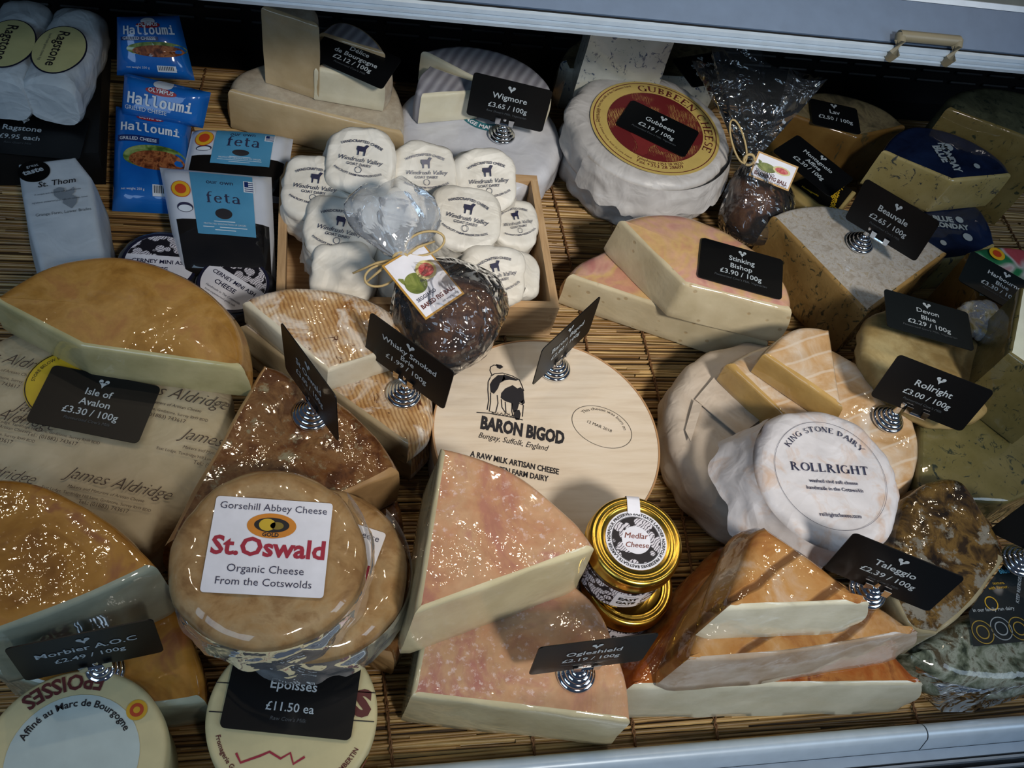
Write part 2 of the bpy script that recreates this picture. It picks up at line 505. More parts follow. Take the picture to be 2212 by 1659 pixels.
def disc_fan(name, cx, cy, r, mapf, mat, parent, ry=None, n=40, r0=0.0, ry0=None):
    """round flat print, or a ring when r0 is given"""
    ry = ry or r; V, F = [], []
    if r0 > 0:
        ry0 = ry0 or r0 * ry / r
        for (a, b) in zip(circ(cx, cy, r, n, ry), circ(cx, cy, r0, n, ry0)): V.append(mapf(*a)); V.append(mapf(*b))
        for i in range(n): j = (i + 1) % n; F.append((2 * i, 2 * j, 2 * j + 1, 2 * i + 1))
    else:
        V.append(mapf(cx, cy))
        for k in (.5, 1.0): V += [mapf(*p) for p in circ(cx, cy, r * k, n, ry * k)]
        for i in range(n): j = (i + 1) % n; F.append((0, 1 + i, 1 + j)); F.append((1 + i, 1 + n + i, 1 + n + j, 1 + j))
    return raw_obj(name, V, F, mat, parent, 0, True)


def patch(name, u0, u1, v0, v1, mapf, mat, parent, nu=10, nv=10):
    V = [mapf(u0 + (u1 - u0) * i / nu, v0 + (v1 - v0) * j / nv) for j in range(nv + 1) for i in range(nu + 1)]
    F = [(j * (nu + 1) + i, j * (nu + 1) + i + 1, (j + 1) * (nu + 1) + i + 1, (j + 1) * (nu + 1) + i) for j in range(nv) for i in range(nu)]
    return raw_obj(name, V, F, mat, parent, 0, True)


def strokes(name, lines, w, mapf, mat, parent):
    """pen lines on a surface, each a flat ribbon of width w"""
    V, F = [], []
    for L in lines:
        L = [Vector(p) for p in L]; n = len(V)
        for i, p in enumerate(L):
            d = (L[min(i + 1, len(L) - 1)] - L[max(0, i - 1)]); d = d.normalized() if d.length > 0 else Vector((1, 0)); q = Vector((-d.y, d.x)) * w / 2
            V.append(mapf(*(p + q))); V.append(mapf(*(p - q)))
        for i in range(len(L) - 1): F.append((n + 2 * i, n + 2 * i + 1, n + 2 * i + 3, n + 2 * i + 2))
    return raw_obj(name, V, F, mat, parent, 0, False)


# ------------------------------------------------------------------ cheese shapes
def smooth_path(pts):
    """pts: (x, y) curve points or (x, y, 'r'/'c') corners; the letter tells what the side from that corner on is (rind or cut)"""
    n = len(pts); cs = [i for i, p in enumerate(pts) if len(p) > 2]
    segs = []
    for a, b in zip(cs, cs[1:] + [cs[0] + n]):
        segs.append((pts[a % n][2], [Vector(pts[i % n][:2]) for i in range(a, b + 1)]))
    return segs


def resample(seg, step):
    if len(seg) > 2:
        ext = [seg[0] * 2 - seg[1]] + seg + [seg[-1] * 2 - seg[-2]]; fine = []
        for i in range(1, len(ext) - 2):
            p0, p1, p2, p3 = ext[i - 1:i + 3]
            for k in range(8):
                t = k / 8; fine.append(.5 * ((2 * p1) + (p2 - p0) * t + (2 * p0 - 5 * p1 + 4 * p2 - p3) * t * t + (3 * p1 - p0 - 3 * p2 + p3) * t ** 3))
        fine.append(seg[-1])
    else: fine = seg
    L = [0.0]
    for a, b in zip(fine, fine[1:]): L.append(L[-1] + (b - a).length)
    m = max(2, round(L[-1] / step)); out = []; j = 0
    for i in range(m):
        t = L[-1] * i / m
        while j < len(L) - 2 and L[j + 1] < t: j += 1
        f = (t - L[j]) / max(1e-9, L[j + 1] - L[j]); out.append(fine[j].lerp(fine[j + 1], f))
    return out


def cheese(name, label, cat, k, pts, z0, z1, rind, paste, r=.006, bulge=0.0, amp=.0012, step=.004, N=(0, 0, 1), group=None, dome=0.0, side=None, seed=None, batter=0.0, base=None):
    """a cut piece: the outline of its top face at height z1 stands on z0; r = how round its edges are"""
    H = z1 - z0
    c = Vector((0, 0, 0))
    for p in pts: c += P(k, p[0], p[1], z1)
    c /= len(pts); N = Vector(N).normalized()
    O = base or (c - N * H)
    fr = Frame(O, N); t = thing(name, label, cat, fr, group)
    loc = []
    for p in pts:
        h = fr.hit(k, p[0], p[1], H); loc.append((h.x, h.y) + tuple(p[2:]))
    return t, fr, H, solid(t, loc, H, rind, paste, r, bulge, amp, step, dome, side, seed, batter)


CAPF = (0.0, .08, .16, .24, .32, .4, .48, .56, .64, .72, .8, .87, .94)


def solid(t, loc, H, rind, paste, r=.006, bulge=0.0, amp=.0012, step=.004, dome=0.0, side=None, seed=None, batter=0.0, names=('rind', 'paste')):
    seed = random.uniform(0, 50) if seed is None else seed
    segs = smooth_path(loc); out = []; typ = []
    for (ty, sg) in segs:
        q = resample(sg, step); out += q; typ += [ty] * len(q)
    n = len(out)
    A = sum(out[i].x * out[(i + 1) % n].y - out[(i + 1) % n].x * out[i].y for i in range(n)) / 2
    if A < 0: out = out[::-1]; typ = [typ[(n - 2 - i) % n] for i in range(n)]
    cen = sum(out, Vector((0, 0))) / n
    nor = []
    for i in range(n):
        d = (out[(i + 1) % n] - out[i - 1]).normalized(); nor.append(Vector((d.y, -d.x)))
    for _ in range(2): nor = [(nor[i - 1] + nor[i] * 2 + nor[(i + 1) % n]).normalized() for i in range(n)]
    isr = [x == 'r' for x in typ]
    rad = [r if isr[i] else min(r, .0034) for i in range(n)]
    for _ in range(3): rad = [(rad[i - 1] + rad[i] + rad[(i + 1) % n]) / 3 for i in range(n)]
    rows = []
    for f in CAPF:
        rows.append([(cen.lerp(out[i] - nor[i] * rad[i], f), H + dome * (1 - f * f)) for i in range(n)])
    for a in (0, 30, 60, 90):
        a = math.radians(a); rows.append([(out[i] - nor[i] * rad[i] * (1 - math.sin(a)), H - rad[i] * (1 - math.cos(a))) for i in range(n)])
    m = max(3, int(H / .008))
    for j in range(1, m):
        f = j / m; b = 4 * f * (1 - f)
        rows.append([(out[i] + nor[i] * ((bulge if isr[i] else 0) * b + batter * f), (H - rad[i]) + (rad[i] * .7 - (H - rad[i])) * f) for i in range(n)])
    for a in (90, 45, 0):
        a = math.radians(a); rows.append([(out[i] + nor[i] * batter - nor[i] * rad[i] * .7 * (1 - math.sin(a)), rad[i] * .7 * (1 - math.cos(a))) for i in range(n)])
    V = []
    for row in rows:
        for i, (p, z) in enumerate(row):
            v = Vector((p.x, p.y, z)); e = amp * nz(v, 26, seed, 1) + amp * .35 * nz(v, 70, seed + 9, 1)
            cap = z > H - 1e-5 or dome and z >= H - 1e-5
            v += Vector((0, 0, e)) if cap else Vector((nor[i].x, nor[i].y, 0)) * e * (0 if z < .002 else 1)
            V.append(v)
    fr_, fp = [], []
    R = len(rows)
    for j in range(R - 1):
        for i in range(n):
            q = (j * n + i, (j + 1) * n + i, (j + 1) * n + (i + 1) % n, j * n + (i + 1) % n)
            (fp if (j >= len(CAPF) and not isr[i]) else fr_).append(q)
    fr_ = [q for q in fr_ if not (q[0] < n)] + [(0, n + i, n + (i + 1) % n) for i in range(n)]
    bot = tuple((R - 1) * n + i for i in range(n))
    (fp if fp else fr_).append(bot[::-1])

    def sub(name, F, mat):
        idx = {}; vv = []; ff = []
        for q in F:
            g = []
            for i in q:
                if i < n and i != 0: i = 0
                if i not in idx: idx[i] = len(vv); vv.append(V[i])
                g.append(idx[i])
            if len(set(g)) == len(g): ff.append(tuple(g))
        return mesh_obj(name, vv, ff, mat, t, 50)
    ro = sub(names[0], fr_, rind)
    po = sub(names[1], fp, paste) if fp else None
    return ro, po


def wheel(name, label, cat, O, R, H, mat, N=(0, 0, 1), r=.012, amp=.0015, n=110, group=None, facet=0.0, sup=2.0, part='rind', lean=0.0, fold=0.0, seed=None, spread=0.0):
    """a whole round cheese; facet and fold give wrapped ones their pleats"""
    seed = random.uniform(0, 40) if seed is None else seed
    fr = Frame(O, N); t = thing(name, label, cat, fr, group)
    prof = [(0, H)] + [((R - r) * f, H) for f in (.1, .2, .3, .4, .5, .6, .7, .8, .9, 1.0)]
    prof += [(R - r + r * math.sin(a), H - r + r * math.cos(a)) for a in [math.radians(x) for x in (22, 45, 67, 90)]]
    m = max(4, int(H / .0045))
    for j in range(1, m): prof.append((R + spread * j / m, (H - r) * (1 - j / m) + r * .6 * j / m))
    prof += [(R + spread - r * .6 * (1 - math.sin(a)), r * .6 * (1 - math.cos(a))) for a in [math.radians(x) for x in (90, 45, 0)]] + [(0, 0)]

    def warp(v):
        rr = math.hypot(v.x, v.y); t_ = math.atan2(v.y, v.x)
        if rr > 1e-5 and sup != 2.0:
            k = (abs(math.cos(t_)) ** sup + abs(math.sin(t_)) ** sup) ** (-1 / sup); v = Vector((v.x * k, v.y * k, v.z))
        e = amp * nz(v, 30, seed, 3)
        sidef = min(1, max(0, (rr / R - .7) / .3)) if R else 0
        if facet: e += facet * sidef * (1 - v.z / H * .8) * (abs(math.sin(t_ * 9 + seed + 4 * nz((v.x, v.y, 0), 9, seed))) - .6)
        if fold: e += fold * (sidef + .12) * (abs(nz(v, 22, seed + 5, 1)) + .6 * abs(nz(v, 46, seed + 8, 1)) - .4)
        if rr > 1e-5:
            d = Vector((v.x / rr, v.y / rr, 0)) * sidef + Vector((0, 0, 1)) * (1 - sidef) * (1 if v.z > H * .5 else 0)
            v = v + d * e
        if lean and v.z > 0: v = v + Vector((0, -lean * v.z, 0))
        return v
    V, F = lathe_vf(prof, n, warp)
    o = mesh_obj(part, V, F, mat, t, 60)
    return t, fr, o


def skirt(name, t, R, H, a0, a1, out, mat, seed=0.0, top=.97, z0=.003, jag=.3, n=40, m=12, over=0.0):
    """a loose sheet of wrap hanging over a round cheese between two angles"""
    V, F = [], []
    for i in range(n + 1):
        a = a0 + (a1 - a0) * i / n; ed = min(1, 6 * min(i, n - i) / n); L = 1 - jag * abs(nz((math.cos(a) * 2, math.sin(a) * 2, 0), 2.2, seed, 1))
        for j in range(m + 1):
            s = j / m * L; z = H * top + (z0 - H * top) * s ** 1.1
            r_ = R * (1.0 - over * (1 - min(1, s * 4))) + .0012 + out * s ** 1.5 * (.35 + .65 * ed)
            if over and s < .25: z = H + .0014
            v = Vector((math.cos(a) * r_, math.sin(a) * r_, z)); w = .0040 * abs(nz(v, 34, seed, 1)) + .0016 * nz(v, 90, seed + 3, 1)
            V.append(v + Vector((math.cos(a), math.sin(a), .2)) * w * min(1, s * 3))
    for i in range(n):
        for j in range(m): q = i * (m + 1) + j; F.append((q, q + m + 1, q + m + 2, q + 1))
    return raw_obj(name, V, F, mat, t, 35)


def pillow(name, label, cat, corners, thick, mat, puff=.006, n=18, group=None, amp=.0008, crimp=.0, part='pack_film'):
    """a sealed soft pack: corners TL, TR, BR, BL of its face in world space"""
    A, B, C_, D = [Vector(c) for c in corners]
    x = ((B - A) + (C_ - D)); y = ((A - D) + (B - C_)); N = x.cross(y).normalized()
    if N.z < 0: N = -N
    O = (A + B + C_ + D) / 4 - N * thick
    fr = Frame(O, N, x); t = thing(name, label, cat, fr, group); L = [fr.loc(q) for q in (A, B, C_, D)]
    seed = random.uniform(0, 30)

    def top(u, v, lift=0.0):
        b = L[3].lerp(L[2], u).lerp(L[0].lerp(L[1], u), v)
        e = (1 - (2 * u - 1) ** 6) * (1 - (2 * v - 1) ** 6)
        z = b.z + (e ** .5 - 1) * thick * .5 + puff * e + amp * 2 * nz(b, 28, seed, 3) * e
        return Vector((b.x, b.y, z + lift))
    V, F = [], []
    for j in range(n + 1):
        for i in range(n + 1): V.append(top(i / n, j / n))
    K = len(V)
    for j in range(n + 1):
        for i in range(n + 1):
            u, v = i / n, j / n; b = L[3].lerp(L[2], u).lerp(L[0].lerp(L[1], u), v)
            e = (1 - (2 * u - 1) ** 6) * (1 - (2 * v - 1) ** 6); V.append(Vector((b.x, b.y, b.z - thick * .5 - thick * .5 * e ** .5)))
    w = n + 1
    for j in range(n):
        for i in range(n):
            q = (j * w + i, j * w + i + 1, (j + 1) * w + i + 1, (j + 1) * w + i)
            F.append(q); F.append(tuple(K + z for z in q[::-1]))
    for i in range(n):
        for a, b in (((i), (i + 1)), ((n * w + i + 1), (n * w + i)), ((i + 1) * w, i * w), (i * w + n, (i + 1) * w + n)):
            F.append((b, a, K + a, K + b))
    o = mesh_obj(part, V, F, mat, t, 70)
    wx = ((L[1] - L[0]).length + (L[2] - L[3]).length) / 2; wy = ((L[0] - L[3]).length + (L[1] - L[2]).length) / 2
    mapf = lambda lift: (lambda xx, yy: top(min(1, max(0, xx / wx)), min(1, max(0, yy / wy)), lift))
    return t, fr, o, mapf, wx, wy


# ------------------------------------------------------------------ price cards
def rounded_rect(w, h, r, n=5):
    pts = []
    for cx, cy, a in ((w / 2 - r, h / 2 - r, 0), (-w / 2 + r, h / 2 - r, 90), (-w / 2 + r, -h / 2 + r, 180), (w / 2 - r, -h / 2 + r, 270)):
        for i in range(n + 1):
            t = math.radians(a + 90 * i / n); pts.append((cx + r * math.cos(t), cy + r * math.sin(t)))
    return pts


def plate(name, pts, mapf, nrm, th, mat, parent):
    n = len(pts); nrm = Vector(nrm)
    V = [mapf(*p) for p in pts] + [mapf(*p) - nrm * th for p in pts]
    F = [tuple(range(n)), tuple(range(2 * n - 1, n - 1, -1))] + [(i, i + n, (i + 1) % n + n, (i + 1) % n) for i in range(n)]
    return mesh_obj(name, V, F, mat, parent, 30)


def card_print(card, lines, price, small, mp, dy=0.0, gap=0.0):
    """mp(lift) -> map; the goat emblem, the name, the price and the small print"""
    m = mp(.00035)
    two = len(lines) > 1; ye = .0205 if two else .0190
    for sx in (-1, 1): disc_fan('emblem', sx * .0024, ye, .0017, m, INKW, card, n=14)
    flat_poly('emblem', [(x, y + ye - .0185) for x, y in [(-.0036, .0172), (-.0012, .0180), (0, .0168), (.0012, .0180), (.0036, .0172), (.0012, .0150), (0, .0122), (-.0012, .0150)]], m, INKW, card)
    y = .0066 if two else .0030
    for i, s in enumerate(lines):
        put_text(card, s, m, INKW, size=.0086 if two else .0098, at=(0, y + dy - i * .0094), bold=.012)
    put_text(card, price, m, INKW, size=.0086, at=(0, dy - gap + (-.0122 if two else -.0090)), bold=.010)
    if small: put_text(card, small, m, INKG, size=.0038, at=(0, dy - gap + (-.0178 if two else -.0155)), shear=.2)


def flat_card(label, O, yaw, lines, price, small, N=(0, 0, 1), mat=None, w=.086, h=.054, dy=0.0, gap=0.0):
    x = (math.cos(math.radians(yaw)), math.sin(math.radians(yaw)), 0)
    fr = Frame(O, N, x); t = thing('price_card', label, 'price card', fr, 'price cards')
    mp = lambda lift: plane_map((0, 0, .0012 + lift), (1, 0, 0), (0, 1, 0))
    c = plate('card', rounded_rect(w, h, .004), mp(0), (0, 0, 1), .0009, mat or CARD, t)
    card_print(c, lines, price, small, mp, dy, gap); return t


def stand_card(label, O, yaw, lean, lines, price, small, lift=.019, N=(0, 0, 1), mat=None, roll=0.0, slide=0.0):
    """card held by the clip of a turned chrome foot"""
    x = (math.cos(math.radians(yaw)), math.sin(math.radians(yaw)), 0)
    fr = Frame(O, N, x); t = thing('price_card_stand', label, 'price card', fr, 'price cards')
    prof = [(0, .0165), (.0028, .0163), (.0042, .015), (.0048, .0135), (.0058, .0132), (.0072, .0118), (.0074, .0104), (.0088, .0100), (.0102, .0086), (.0104, .0070), (.0118, .0066), (.0130, .0052), (.0131, .0038), (.0144, .0034), (.0153, .0022), (.0153, .0006), (.0146, 0), (0, 0)]
    V, F = lathe_vf(prof, 36); mesh_obj('foot', V, F, CHROME, t, 50)
    V, F = lathe_vf([(0, lift + .006), (.0026, lift + .006), (.003, lift + .004), (.0024, .022), (.003, .0165), (.0034, .015), (0, .015)], 16)
    mesh_obj('stem', V, F, CHROME, t, 50)
    la = math.radians(lean); ro = math.radians(roll)
    v = Vector((0, math.sin(la), math.cos(la))); u = Vector((1, 0, 0))
    u2 = u * math.cos(ro) + v * math.sin(ro); v2 = v * math.cos(ro) - u * math.sin(ro)
    nn = u.cross(v); o = Vector((slide, -.0022, lift)) + v * .027
    mp = lambda l: plane_map(o + nn * (l + .0005), u2, v2)
    c = plate('card', rounded_rect(.086, .054, .004), mp(0), nn, .0009, mat or CARD, t)
    card_print(c, lines, price, small, mp)
    cl = []
    for sx in (-1, 1):
        b0 = Vector((sx * .0075 - .0022, 0, 0))
        for d in (.0016, -.0016):
            q = [o + nn * (d + .0004) + u2 * (sx * .0075 + a) + v2 * (-.028 + b) for a, b in ((-.0024, 0), (.0024, 0), (.0030, .0075), (-.0030, .0075))]
            V = q + [p + nn * .0007 for p in q]; cl.append((V, [(0, 1, 2, 3), (7, 6, 5, 4), (0, 4, 5, 1), (1, 5, 6, 2), (2, 6, 7, 3), (3, 7, 4, 0)]))
    a = o - v2 * .0285
    cl.append(tube_vf([a - u2 * .0098, a + u2 * .0098], .0018, 8))
    joined('clip', cl, CHROME, t, 40)
    return t

# ================================================================== the counter
DECK = m_plain('black_shelf_tray', '#0c0c0d', .5)
o = structure(bev_box('floor', -.95, 1.15, -.262, .590, -.03, -.0075, DECK, None, .002), 'black steel shelf tray under the reed mat', 'shelf')

BLACKM = m_plain('black_vent_panel', '#07080a', .55); SLOTM = m_plain('vent_slot_black', '#020203', .8); VENTL = m_plain('vent_lip', '#15191d', .4)
wb = structure(bev_box('wall_back', -.95, 1.15, .575, .595, -.03, .385, BLACKM, None, 0), 'black rear panel of the chiller with rows of vent louvres', 'panel')
lv = None
for r_ in range(7):
    for c_ in range(32):
        x = -.62 + c_ * .052 + (r_ % 2) * .0; z = .03 + r_ * .016
        if lv is None: lv = bev_box('louvre', -.021, .021, -.004, 0, 0, .005, VENTL, wb, .0015, 1); q = lv
        else: q = lv.copy(); COL.objects.link(q)
        q.location = (x, .575, z)

# reed mat ----------------------------------------------------------
mb = MB('dry_reed'); g = mb.n('ShaderNodeNewGeometry'); co = mb.co(0, (3, 40, 40), False)
c = mb.ramp(g.outputs['Random Per Island'], [(0, '#7a5a2e'), (.2, '#97703a'), (.5, '#b48e54'), (.8, '#cba96c'), (1, '#86693e')])
c = mb.mix(.55, c, mb.ramp(mb.noise(co, 8, 4, .6), [(.3, '#5a3f1c'), (.7, '#ffffff')]), 'MULTIPLY')
mb.set(Base_Color=c, Roughness=.42); REED = mb.m
CORD = m_plain('mat_twine', '#6b4826', .8)
mat_fr = Frame((0, .15, -.0035)); mt = thing('reed_mat', 'golden brown reed mat lining the shelf under all the cheeses', 'mat', mat_fr)
V, F = [], []
rng = random.Random(3)
y = -.258
while y < .532:
    x = -.72 - rng.random() * .2
    while x < 1.05:
        L = rng.uniform(.25, .6); r_ = rng.uniform(.0010, .0021); z = rng.uniform(-.0016, .0016); m = 7; y0 = y + rng.gauss(0, .0007); sl = rng.gauss(0, .012); ph = rng.uniform(0, 6)
        n0 = len(V)
        for i in range(m + 1):
            t = i / m; xx = x + L * t; yy = y0 + sl * (t - .5) * L * .9 + .0009 * math.sin(ph + 5 * t); rr = r_ * (1 - .35 * abs(t - .3))
            zz = z + .0012 * math.sin(ph * 2 + 4 * t)
            V += [(xx, yy - rr - .15, zz - rr * .4), (xx, yy - rr * .6 - .15, zz + rr * .7), (xx, yy + rr * .3 - .15, zz + rr), (xx, yy + rr - .15, zz - rr * .2)]
        for i in range(m):
            for k in range(3):
                a = n0 + i * 4 + k; F.append((a, a + 4, a + 5, a + 1))
        x += L + rng.uniform(-.02, .012)
    y += .0018
mb = MB('reed_backing'); mb.set(Base_Color=mb.ramp(mb.noise(mb.co(0, (4, 220, 1), False), 3, 4), [(.3, '#2a1c0c'), (.7, '#5a4020')]), Roughness=.7)
bev_box('backing', -.9, 1.1, -.405, .384, -.0035, -.0012, mb.m, mt, 0)
rd = raw_obj('reeds', V, F, REED, mt, 0); rd['kind'] = 'stuff'
for xc in (-.52, -.33, -.139, -.02, .062, .128, .30, .47, .66, .86):
    for ph in (0, math.pi):
        pts = [(xc + .0012 * math.sin(y_ * 420 + ph) + .012 * math.sin(y_ * 6 + xc * 9), y_ - .15, .0032 + .0011 * math.cos(y_ * 420 + ph)) for y_ in [(-.255 + .006 * i) for i in range(131)]]
        V, F = tube_vf(pts, .0009, 5); raw_obj('twine', V, F, CORD, mt, 0)

# front rail ---------------------------------------------------------
ALU = m_plain('pale_aluminium', '#b0c0ce', .34, .1, .5)
ALUD = m_plain('grey_aluminium', '#8d99a6', .4, .3, .5)
GAP = m_plain('black_gap', '#05070a', .6)
tr1 = structure(bpy.data.objects.new('trim_1', None), 'rounded pale aluminium rail along the front edge', 'rail'); COL.objects.link(tr1)


def extrude_x(name, prof, x0, x1, mat, parent, sharp=35):
    n = len(prof); V = [(x0, a, b) for a, b in prof] + [(x1, a, b) for a, b in prof]
    F = [(i, (i + 1) % n, n + (i + 1) % n, n + i) for i in range(n)] + [tuple(range(n - 1, -1, -1)), tuple(range(n, 2 * n))]
    return mesh_obj(name, V, F, mat, parent, sharp)


yj = P('X', 2012, 1570, .03).x
prof = [(-.2600, .0), (-.2585, .010)] + [(-.2655 + .0075 * math.cos(math.radians(a)), .014 + .0085 * math.sin(math.radians(a))) for a in range(0, 150, 12)] + [(-.2745, .010), (-.2765, .004), (-.2765, -.01), (-.2600, -.01)]
extrude_x('rail_length', prof, -.95, yj - .0006, ALU, tr1); extrude_x('rail_length', prof, yj + .0006, 1.15, ALU, tr1)
extrude_x('rail_joint', [(p[0], p[1] - .0006) for p in prof], yj - .0006, yj + .0006, GAP, tr1)
tr2 = structure(bpy.data.objects.new('trim_2', None), 'grey sill with a slatted grille below the front rail', 'sill'); COL.objects.link(tr2)
extrude_x('sill_plate', [(-.2770, .003), (-.2850, .002), (-.2850, -.004), (-.2770, -.004)], -.95, 1.15, ALUD, tr2)
extrude_x('sill_gap', [(-.2850, -.001), (-.2866, -.001), (-.2866, -.006), (-.2850, -.006)], -.95, 1.15, GAP, tr2)
for i in range(9):
    yy = -.2866 - i * .0070
    extrude_x('grille_slat', [(yy, .001), (yy - .0022, .0016), (yy - .0028, -.008), (yy, -.008)], -.95, 1.15, ALUD, tr2)
    extrude_x('grille_gap', [(yy - .0028, -.006), (yy - .0070, -.006), (yy - .0070, -.012), (yy - .0028, -.012)], -.95, 1.15, GAP, tr2)

# upper rail and canopy ------------------------------------------------
zc, yc = .300, .2365
tr3 = structure(bpy.data.objects.new('trim_3', None), 'ribbed aluminium edge of the canopy above the cheeses', 'rail'); COL.objects.link(tr3)
ALUB = m_plain('blue_grey_aluminium', '#647892', .40, .1, .4)
pr = [(yc, zc), (yc - .001, zc + .0035), (yc + .0005, zc + .0040), (yc + .0008, zc + .0052), (yc - .0004, zc + .0056), (yc - .0004, zc + .0082), (yc + .0014, zc + .0086), (yc + .0016, zc + .0098), (yc + .0002, zc + .0102), (yc + .0008, zc + .0135),
      (yc + .004, zc + .0142), (yc + .03, zc - .001)]
extrude_x('rail_profile', pr, -.95, 1.15, ALU, tr3)
extrude_x('rail_groove', [(yc + .004, zc + .0142), (yc + .0065, zc + .0142), (yc + .0065, zc + .010), (yc + .004, zc + .010)], -.95, 1.15, GAP, tr3)
extrude_x('canopy_panel', [(yc + .0065, zc + .0155), (yc + .046, zc + .030), (yc + .048, zc + .026), (yc + .0085, zc + .010)], -.95, 1.15, ALUB, tr3)
extrude_x('panel_lip', [(yc + .046, zc + .0305), (yc + .0495, zc + .034), (yc + .052, zc + .033), (yc + .049, zc + .027)], -.95, 1.15, m_plain('white_lip', '#d5dde4', .3), tr3)
extrude_x('canopy_top', [(yc + .0505, zc + .030), (.60, zc + .09), (.60, zc + .08), (yc + .0505, zc + .024)], -.95, 1.15, m_plain('canopy_top_grey', '#6a706c', .5), tr3)  # only its front shows; unseen depth carried back to shade the rear cheeses
CLIPM = m_plain('beige_plastic', '#7d7660', .45)
ca, cb = P('X', 1940, 108, zc + .016), P('X', 2068, 120, zc + .018)
q = []
for (a, lo) in ((ca, 1), (cb, 1)):
    q.append(tube_vf([(a.x, yc + .001, zc + .004), (a.x + .001, yc - .002, zc + .011), (a.x + .002, yc + .002, zc + .020), (a.x + .003, yc + .007, zc + .023)], .0048, 10))
q.append(tube_vf([(ca.x + .001, yc + .006, zc + .0225), (cb.x + .004, yc + .006, zc + .0225)], .0048, 10))
joined('handle', q, CLIPM, tr3)

# ================================================================== Ogleshield wedges
RIND_OG = m_rind('pink_washed_rind', ['#b07a66', '#c0906c', '#c49c78', '#b0786c'], 15, .42, .2, 1.0, 150, .6, speck=('#d8bcb2', 190, .55, .10, 14))
PASTE_OG = m_paste('pale_straw_paste', '#b8ac88', '#c6bb98', streak=.2)
cheese('washed_rind_wedge', 'large pink-orange rind wedge lying on top of a second one beside the wooden lid', 'cheese', 'O',
       [(235, 68, 'r'), (330, 85), (450, 125), (600, 190), (750, 285), (880, 390), (990, 505), (1066, 612, 'c'), (92, 965, 'c')], .070, .148, RIND_OG, PASTE_OG, .004, amp=.0012, batter=.006, group='washed rind wedges')
cheese('washed_rind_wedge', 'lower pink-orange rind wedge carrying a chrome card stand near the front rail', 'cheese', 'O',
       [(72, 1415, 'c'), (1266, 1557, 'r'), (1250, 1380), (1190, 1170), (1100, 960), (980, 830), (800, 720), (500, 640), (215, 640, 'c')], .001, .070, RIND_OG, PASTE_OG, .004, amp=.0012, batter=.003, group='washed rind wedges')
stand_card('black price card on chrome stand reading Ogleshield', P('X', 1243, 1455, .070), 2.6, 4, ['Ogleshield'], '£2.19 / 100g', "Raw Cow's Milk, Vegetarian", lift=.024, roll=3)

# ================================================================== round wooden box with printed lid
mb = MB('poplar_veneer'); co = mb.co(.55, (1, 9, 1), False)
c = mb.ramp(mb.noise(co, 14, 5, .55, .4), [(.25, '#c0ae98'), (.5, '#cebfaa'), (.78, '#d6c9b8')])
mb.set(Base_Color=c, Roughness=.55, Normal=mb.bump(mb.noise(co, 60, 4), .08, .001)); POPLAR = mb.m
VENEER = m_plain('veneer_edge', '#a98158', .6)
ZB = .055
bo = P('X', 1184, 940, ZB); bfr = Frame((bo.x, bo.y, .002))
bt = thing('round_wooden_cheese_box', 'round poplar veneer box with a cow and lettering printed on its lid', 'box', bfr)
RB = .1035; HB = ZB - .002
V, F = lathe_vf([(RB - .002, HB - .012), (RB - .001, HB - .0125), (RB - .001, .001), (RB - .002, 0), (0, 0)], 96); mesh_obj('box_wall', V, F, POPLAR, bt, 40)
lid = mesh_obj('lid', *lathe_vf([(0, HB), (RB * .4, HB), (RB * .8, HB), (RB - .0004, HB), (RB - .0004, HB - .0012), (0, HB - .0012)], 110), POPLAR, bt, 40)
mesh_obj('lid_band', *lathe_vf([(RB - .0012, HB + .0006), (RB + .0003, HB + .0006), (RB + .0003, HB - .016), (RB - .0012, HB - .016), (RB - .0012, HB + .0006)], 110), VENEER, bt, 40)
kp = lambda x, y: bfr.hit('K', x, y, HB)
kz = HB + .0004
mk = plane_map((0, 0, kz), (1, 0, 0), (0, 1, 0))
text_between(lid, 'BARON BIGOD', kp(612, 985), kp(1238, 1105), kz, INKB, 1.6, bold=.05)
text_between(lid, 'Bungay, Suffolk, England', kp(598, 1055), kp(1110, 1155), kz, INKB, 1.25, shear=.35)
text_between(lid, 'A RAW MILK ARTISAN CHEESE', kp(535, 1195), kp(1198, 1332), kz, INKB, 1.35, bold=.03)
text_between(lid, 'FROM FEN FARM DAIRY', kp(610, 1285), kp(1120, 1385), kz, INKB, 1.35, bold=.03)


def kpoly(name, pts, mat=INKB, par=None): return flat_poly(name, [tuple(kp(*p)) for p in pts], mk, mat, par or lid)


